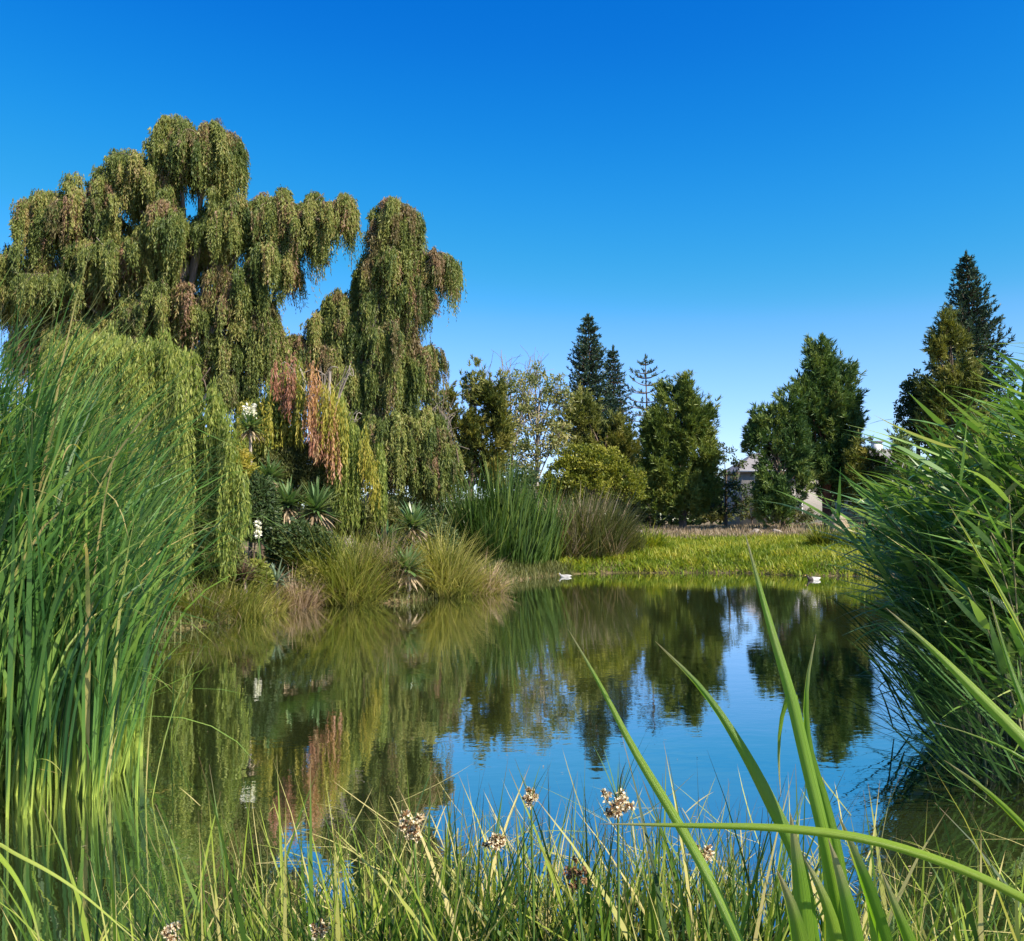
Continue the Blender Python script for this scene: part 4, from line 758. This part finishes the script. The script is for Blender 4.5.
# ------------------------------------------------------------------ cane thicket on the right
rng = rng_of('rightcane'); t = thing('cane_thicket', 'huge dark green clump of narrow leaved cane overhanging the water at the right edge', 'cane thicket', (4.2, 7, 0))
g = Geo(); lf = Geo(); ns = 460
yy = 5.7 + 4.6 * rng.random(ns); xl = np.interp(yy, [5.7, 6.5, 8, 10.3], [3.25, 3.2, 3.9, 4.9]); xx = xl + 3.2 * rng.random(ns) ** 1.2
for k in range(ns):
    e = (xx[k] - xl[k]) / 3.2; H = rng.uniform(1.35, 2.1) + 1.3 * min(1, e * 1.7) + .03 * (yy[k] - 6); ln = rng.uniform(.12, .42) * (1.25 - .6 * e)
    ad = math.pi + rng.normal() * .7; dv = np.array([math.cos(ad), math.sin(ad) * .8 - .15, 0])
    ts = np.linspace(0, 1, 8)[:, None]; P = np.array([xx[k], yy[k], -.1]) + dv * (H * ln) * ts ** 1.8 + np.array([0, 0, H]) * ts * (1 - .10 * ts * ln)
    g.tube(P, np.linspace(.009, .004, 8), 4, tint=rng.random())
    m = 17; tt = np.sort(rng.uniform(.28, 1, m)); c = np.stack([np.interp(tt, ts[:, 0], P[:, i]) for i in range(3)], 1)
    aa = math.pi + rng.normal(size=m) * .85; hd = np.stack([np.cos(aa), np.sin(aa) * .9 - .2, 0 * aa], 1)
    lf.blades(c, hd, rng.uniform(.42, .9, m), rng.uniform(.032, .062, m), rng.uniform(.8, 1.55, m), rng.uniform(-.2, .8, m), np.clip(rng.normal(.45, .2, m), 0, 1), S=6, twist=rng.uniform(-1.3, 1.3, m), prof=[.5, .95, 1, .85, .6, .3, .03])
g.build('stems', M['cane'], t, smooth=True); lf.build('leaves', M['reed_right'], t)
# thin dark shoots fanning out low over the water on its left side
g = Geo(); k = 330; yy = rng.uniform(5.4, 7.6, k); xx = np.interp(yy, [5.4, 8], [2.85, 3.3]) + rng.uniform(-.1, .5, k); a = math.pi + rng.normal(size=k) * .5
g.blades(np.stack([xx, yy, rng.uniform(-.05, .8, k)], 1), np.stack([np.cos(a), np.sin(a), 0 * a], 1), rng.uniform(.4, 1.0, k), rng.uniform(.012, .022, k), rng.uniform(.4, 1.3, k), rng.uniform(-.3, .7, k), np.clip(rng.normal(.3, .15, k), 0, 1), S=6, twist=rng.uniform(-1, 1, k))
g.build('low_shoots', M['low_shoot'], t)

# ------------------------------------------------------------------ near sedges at the foot of the picture
rng = rng_of('sedge'); g = Geo(); n = 22000
px = rng.uniform(-1.5, 2.1, n); py = 2.45 + 1.7 * rng.random(n) ** .8; px = px * (py / 3.0)
dens = np.interp(px / py * F + CX, [60, 180, 300, 430, 620, 740, 800, 900, 1030], [.05, .16, .6, 1, 1, .8, .22, .12, .12]) * np.interp(py, [2.2, 3.1, 3.75], [1, 1, .7])
kk = rng.random(n) < dens; px, py = px[kk], py[kk]; n = len(px)
fan = rng.integers(0, n // 9, n); fx = px[:n // 9][fan] + rng.normal(size=n) * .03; fy = py[:n // 9][fan] + rng.normal(size=n) * .03
a = rng.uniform(0, 6.28, n); zz = np.minimum(gh(fx, fy), .1) - .02
g.blades(np.stack([fx, fy, zz], 1), np.stack([np.cos(a), np.sin(a), 0 * a], 1), (.58 + .74 * rng.random(n) ** 1.9) * np.interp(fy, [2.2, 3, 4.1], [1.05, 1.0, .8]), np.where(rng.random(n) < .28, rng.uniform(.020, .032, n), rng.uniform(.010, .019, n)), np.abs(rng.normal(size=n)) * .33, rng.uniform(.0, .7, n), np.clip(rng.normal(.42, .28, n), 0, 1), S=7, twist=rng.uniform(-1.4, 1.4, n), power=1.7, prof=[.8, 1, 1, .9, .75, .5, .25, .04])
# fallen dry straws lying across
k = 550; i = rng.integers(0, n, k); a = rng.uniform(0, 6.28, k)
g.blades(np.stack([fx[i], fy[i], rng.uniform(.1, .55, k)], 1), np.stack([np.cos(a), np.sin(a), 0 * a], 1), rng.uniform(.2, .5, k), rng.uniform(.004, .008, k), rng.uniform(1.0, 1.6, k), rng.uniform(-.4, .4, k), np.clip(rng.normal(.85, .12, k), 0, 1), S=4, twist=rng.uniform(-1, 1, k))
tag(g.build('sedge_bed', M['sedge']), 'tangle of thin green and straw sedge blades along the near shore', 'sedge', kind='stuff')

# taller single sedge tufts that stand out: each a plant of its own
tall = [(215, 905, .75, 3.0, 'sedge tuft left of the bright tangle with one long arching blade'), (145, 930, .7, 2.9, 'sedge tuft near the left bottom corner'), (310, 900, .62, 3.1, 'pale stemmed sedge tuft pointing up left of the first flower head'),
        (455, 900, .9, 3.1, 'tall sedge tuft left of the middle with dark upright blade'), (520, 890, .95, 3.2, 'tallest dark sedge tuft standing against the blue water'), (690, 900, .7, 3.1, 'sedge tuft behind the broad blade crossing the water'), (655, 890, .8, 3.3, 'wiry sedge tuft right of the biggest flower head'), (900, 925, .6, 3.0, 'sparse sedge tuft in the shallow brown water at right'), (965, 915, .55, 3.2, 'short sedge tuft at the right corner under the broad blades')]
for px_, py_, h, d, lab in tall:
    rng = rng_of(lab); c = at(px_, py_, d); p = np.array([c[0], d, max(float(gh(c[0], d)), -.08)]); t = thing('sedge_tuft', lab, 'sedge', p, 'sedge tufts on the near shore')
    k = 16; a = rng.uniform(0, 6.28, k); g = Geo(); g.blades(p + rng.normal(size=(k, 3)) * [.02, .02, 0], np.stack([np.cos(a), np.sin(a), 0 * a], 1), h * rng.uniform(.55, 1.05, k), rng.uniform(.007, .013, k), rng.uniform(.02, .35, k), rng.uniform(.05, 1.0, k), np.clip(rng.normal(.45, .22, k), 0, 1), S=9, twist=rng.uniform(-1, 1, k), power=2); g.build('blades', M['sedge'], t)

def flower_sedge(label, px, py, d, root, size=1.0, brown=False, br=5):
    rng = rng_of(label); hd = at(px, py, d); rt = np.array([at(root, 940, d)[0], d + .05, max(float(gh(at(root, 940, d)[0], d)), -.05)])
    t = thing('flowering_sedge', label, 'sedge', rt, 'flowering sedge stalks')
    g = Geo(); g.tube(curve([rt, rt * .45 + hd * .55 + [.01, 0, 0], hd], 10), np.linspace(.005, .003, 10), 6); g.build('stem', M['sedge_stem'], t, smooth=True)
    g = Geo(); a = rng.uniform(0, 6.28, br); g.blades(np.tile(hd - [0, 0, .01], (br, 1)), np.stack([np.cos(a), np.sin(a) * .6, 0 * a], 1), rng.uniform(.09, .2, br) * (.6 + .4 * size), rng.uniform(.003, .005, br), rng.uniform(.1, .9, br), rng.uniform(.1, .8, br), rng.uniform(.1, .4, br), S=7, prof=[1, 1, .9, .75, .5, .3, .05]); g.build('bracts', M['sedge_stem'], t)
    g = Geo(); g2 = Geo(); ns_ = int(13 * size) + 4
    for k in range(ns_):
        c = hd + rng.normal(size=3) * np.array([.013, .011, .015]) * size + [0, 0, -.012 * size]; ax = nrm(rng.normal(size=3) + [0, 0, .3])
        m = 26; u_ = rng.random(m); v = nrm(rng.normal(size=(m, 3))); b = c + ax * (u_[:, None] - .5) * .018 + v * .0035 * np.sin(np.pi * np.clip(u_, .1, .9))[:, None]
        g2.leaves(b, ax + v * .35, rng.normal(size=(m, 3)), .010, .006, rng.random(m))
        if not brown: g.leaves(b + v * .002, v + ax * .3, rng.normal(size=(m, 3)), .0095, .0062, rng.random(m))
    h = g2.build('flower_head', M['floret_dark'], t)
    if g.n: g.build('florets', M['floret'], h)
flower_sedge('sedge stalk with the biggest cream flower head, standing against the blue water', 618, 800, 2.3, 606, 1.15, br=8)
flower_sedge('sedge stalk with a cream flower head above the left of the tangle', 412, 822, 2.4, 432, 1.1)
flower_sedge('sedge stalk with a small brown head right of the left cream head', 497, 838, 2.6, 505, .8)
flower_sedge('sedge stalk with a small head on a tall dark blade tip', 531, 795, 2.7, 527, .5)
flower_sedge('sedge stalk with a brown withered head low in the middle of the tangle', 577, 872, 2.4, 590, 1.0, True)
flower_sedge('sedge stalk with a pale head half hidden behind the broad blade', 702, 850, 2.6, 715, .9)
flower_sedge('sedge stalk with a pale head near the bottom left of the tangle', 172, 928, 2.6, 180, .6)
flower_sedge('sedge stalk with a cream head at the bottom below the arching left tuft', 318, 928, 2.5, 330, .6)

rng = rng_of('floating'); n = 420; x = rng.uniform(-6, 9, n); y = 3.6 + 26 * rng.random(n) ** 1.6; k = (sd_pond(x, y) < -.15); x, y = x[k], y[k]; n = len(x)
g = Geo(); a = rng.uniform(0, 6.28, n); g.leaves(np.stack([x, y, np.full(n, .006)], 1), np.stack([np.cos(a), np.sin(a), np.full(n, .03)], 1), np.stack([-np.sin(a), np.cos(a), 0 * a], 1) + rng.normal(size=(n, 3)) * .05, rng.uniform(.012, .04, n), rng.uniform(.005, .012, n), rng.random(n))
tag(g.build('floating_leaves', M['dry']), 'tiny fallen leaves and fluff floating on the pond', 'fallen leaves', kind='stuff')

# ------------------------------------------------------------------ broad cattail blades close to the camera
def blade(parent, pts, W, root, tint=.35, face=0., label=None, tw=.5, fold=.26, taper=None):
    """pts = [(px, py, distance)] from tip to foot, then the root in the ground; a shallow V in section"""
    P = [at(*p) for p in pts] + [np.array(root, float)]; n = 64
    c = curve(P[::-1], n); tg = nrm(np.gradient(c, axis=0)); rng = rng_of(str(pts[0]))
    view = nrm(c - np.array([0, 0, 1.8])); s0 = nrm(np.cross(tg, view)); u_ = np.linspace(0, 1, n); ang = face + tw * (u_ - .5) * 2
    nn = np.cross(s0, tg); sd = s0 * np.cos(ang)[:, None] + nn * np.sin(ang)[:, None]; up = np.cross(sd, tg)
    seg = np.linalg.norm(np.diff(c, axis=0), axis=1).sum(); ll = np.concatenate([[0], np.cumsum(np.linalg.norm(np.diff(c, axis=0), axis=1))]) / seg
    dist_tip = (1 - ll) * seg; wp = .80 * W * np.clip(dist_tip / (taper or .24), 0, 1) ** .72 * (1 - .25 * (1 - ll)) ; wp = np.maximum(wp, .0004)
    cols = np.array([-1, -.5, 0, .5, 1]); V = c[:, None] + sd[:, None] * (wp[:, None] * .5 * cols)[:, :, None] + up[:, None] * (wp[:, None] * fold * (np.abs(cols) ** 1.5))[:, :, None]
    i = np.arange(n - 1)[:, None] * 5; j = np.arange(4)[None]; q = np.stack([i + j, i + j + 1, i + 5 + j + 1, i + 5 + j], -1).reshape(-1, 4)
    T = np.full(n * 5, tint) ; o = new_mesh('leaf', V, q, 4, M['blade'], parent, T, np.repeat(ll, 5), True)
    uvl = o.data.uv_layers.new(name='uv'); uvs = np.stack([np.tile((cols + 1) / 2, n) + rng.random() * 5, np.repeat(ll, 5)], 1)[q.ravel()]; uvl.data.foreach_set('uv', uvs.astype(np.float32).ravel())
    if label: o['label'] = label
    return o
rA = np.array([.46, 1.22, .16]); A = thing('cattail_plant', 'broad bladed cattail close in front, rising right of the middle over the water', 'cattail', rA)
def rt(dx, dy=0): return rA + [dx, dy, 0]
blade(A, [(744, 530, 1.15), (757, 580, 1.14), (772, 635, 1.12), (788, 690, 1.10), (806, 765, 1.08), (824, 840, 1.06), (845, 950, 1.06)], .020, rt(.01), .30, label='tallest blade with a dark dry tip')
blade(A, [(655, 641, 1.2), (703, 692, 1.17), (740, 748, 1.14), (770, 805, 1.11), (796, 860, 1.09), (812, 945, 1.07)], .024, rt(-.03), .22, tw=.7)
blade(A, [(816, 634, 1.12), (806, 685, 1.11), (808, 750, 1.10), (822, 800, 1.09), (838, 870, 1.07), (846, 950, 1.06)], .022, rt(0, .03), .28, face=.3)
blade(A, [(781, 797, 1.13), (779, 760, 1.13), (783, 715, 1.12), (791, 692, 1.11), (803, 740, 1.1), (826, 850, 1.08), (842, 950, 1.07)], .013, rt(.02, .03), .30, label='folded blade hanging its tip down')
blade(A, [(568, 629, 1.3), (600, 686, 1.26), (632, 748, 1.22), (677, 823, 1.16), (704, 870, 1.12), (742, 950, 1.08)], .017, rt(-.10, -.04), .34, face=-.3, tw=1.0)
blade(A, [(598, 824, 1.02), (680, 826, 1.0), (790, 830, .98), (860, 839, .97), (940, 862, .97), (1024, 900, .98), (1075, 935, 1.0)], .0135, (.70, 1.15, .17), .42, face=.2, tw=.3, label='long blade lying level across the others')
blade(A, [(792, 706, 1.2), (808, 762, 1.18), (822, 830, 1.16), (830, 895, 1.14), (832, 950, 1.13)], .022, rt(-.02, .05), .36, taper=.08)
blade(A, [(828, 838, 1.0), (840, 880, .99), (855, 945, .98)], .024, rt(.02, -.05), .24, taper=.08)
blade(A, [(838, 815, 1.06), (862, 880, 1.04), (885, 950, 1.03)], .028, rt(.05, -.02), .20, face=.4, taper=.08)
blade(A, [(790, 812, 1.05), (797, 870, 1.04), (806, 950, 1.03)], .026, rt(-.04, -.03), .26, taper=.08)
blade(A, [(848, 850, 1.12), (868, 890, 1.11), (878, 950, 1.1)], .024, rt(.06, .06), .30, taper=.08)
blade(A, [(776, 868, 1.0), (790, 905, 1.0), (800, 950, 1.0)], .026, rt(-.06, -.06), .22, taper=.08)
blade(A, [(880, 868, 1.1), (892, 900, 1.09), (912, 950, 1.08)], .020, rt(.08, .02), .28, taper=.08)
blade(A, [(800, 850, 1.08), (822, 895, 1.06), (838, 950, 1.05)], .020, rt(-.01, -.02), .38, taper=.08)
rB = np.array([.86, 1.18, .16]); Bp = thing('cattail_plant', 'broad bladed cattail reaching in from the right edge in front of the cane', 'cattail', rB)
blade(Bp, [(886, 608, 1.3), (935, 652, 1.26), (985, 702, 1.22), (1030, 748, 1.18), (1080, 810, 1.15), (1120, 900, 1.14)], .023, rB, .40, face=-.2)
blade(Bp, [(989, 596, 1.35), (1004, 650, 1.32), (1022, 702, 1.28), (1050, 770, 1.25), (1080, 880, 1.2)], .016, rB + [.03, .05, 0], .22)
blade(Bp, [(944, 760, 1.1), (985, 790, 1.1), (1028, 832, 1.1), (1070, 890, 1.12)], .018, rB + [-.02, -.05, 0], .36)
blade(Bp, [(932, 722, 1.4), (975, 736, 1.38), (1028, 762, 1.36), (1080, 820, 1.3)], .010, rB + [.05, .1, 0], .30)
blade(Bp, [(948, 503, 1.9), (975, 548, 1.88), (1000, 592, 1.86), (1030, 650, 1.84), (1060, 760, 1.8)], .011, (1.12, 1.75, .18), .62, label='narrow straw coloured blade')
rC = np.array([-.75, 1.35, .18]); Cp = thing('cattail_plant', 'pale straw like cattail blades entering at the left bottom corner', 'cattail', rC)
blade(Cp, [(150, 952, 1.35), (60, 878, 1.4), (20, 856, 1.42), (-20, 842, 1.45), (-60, 880, 1.42)], .007, rC, .75, label='long straw coloured arching blade')
blade(Cp, [(44, 960, 1.25), (30, 905, 1.3), (5, 862, 1.34), (-25, 840, 1.38), (-50, 900, 1.36)], .011, rC + [.02, 0, 0], .5)
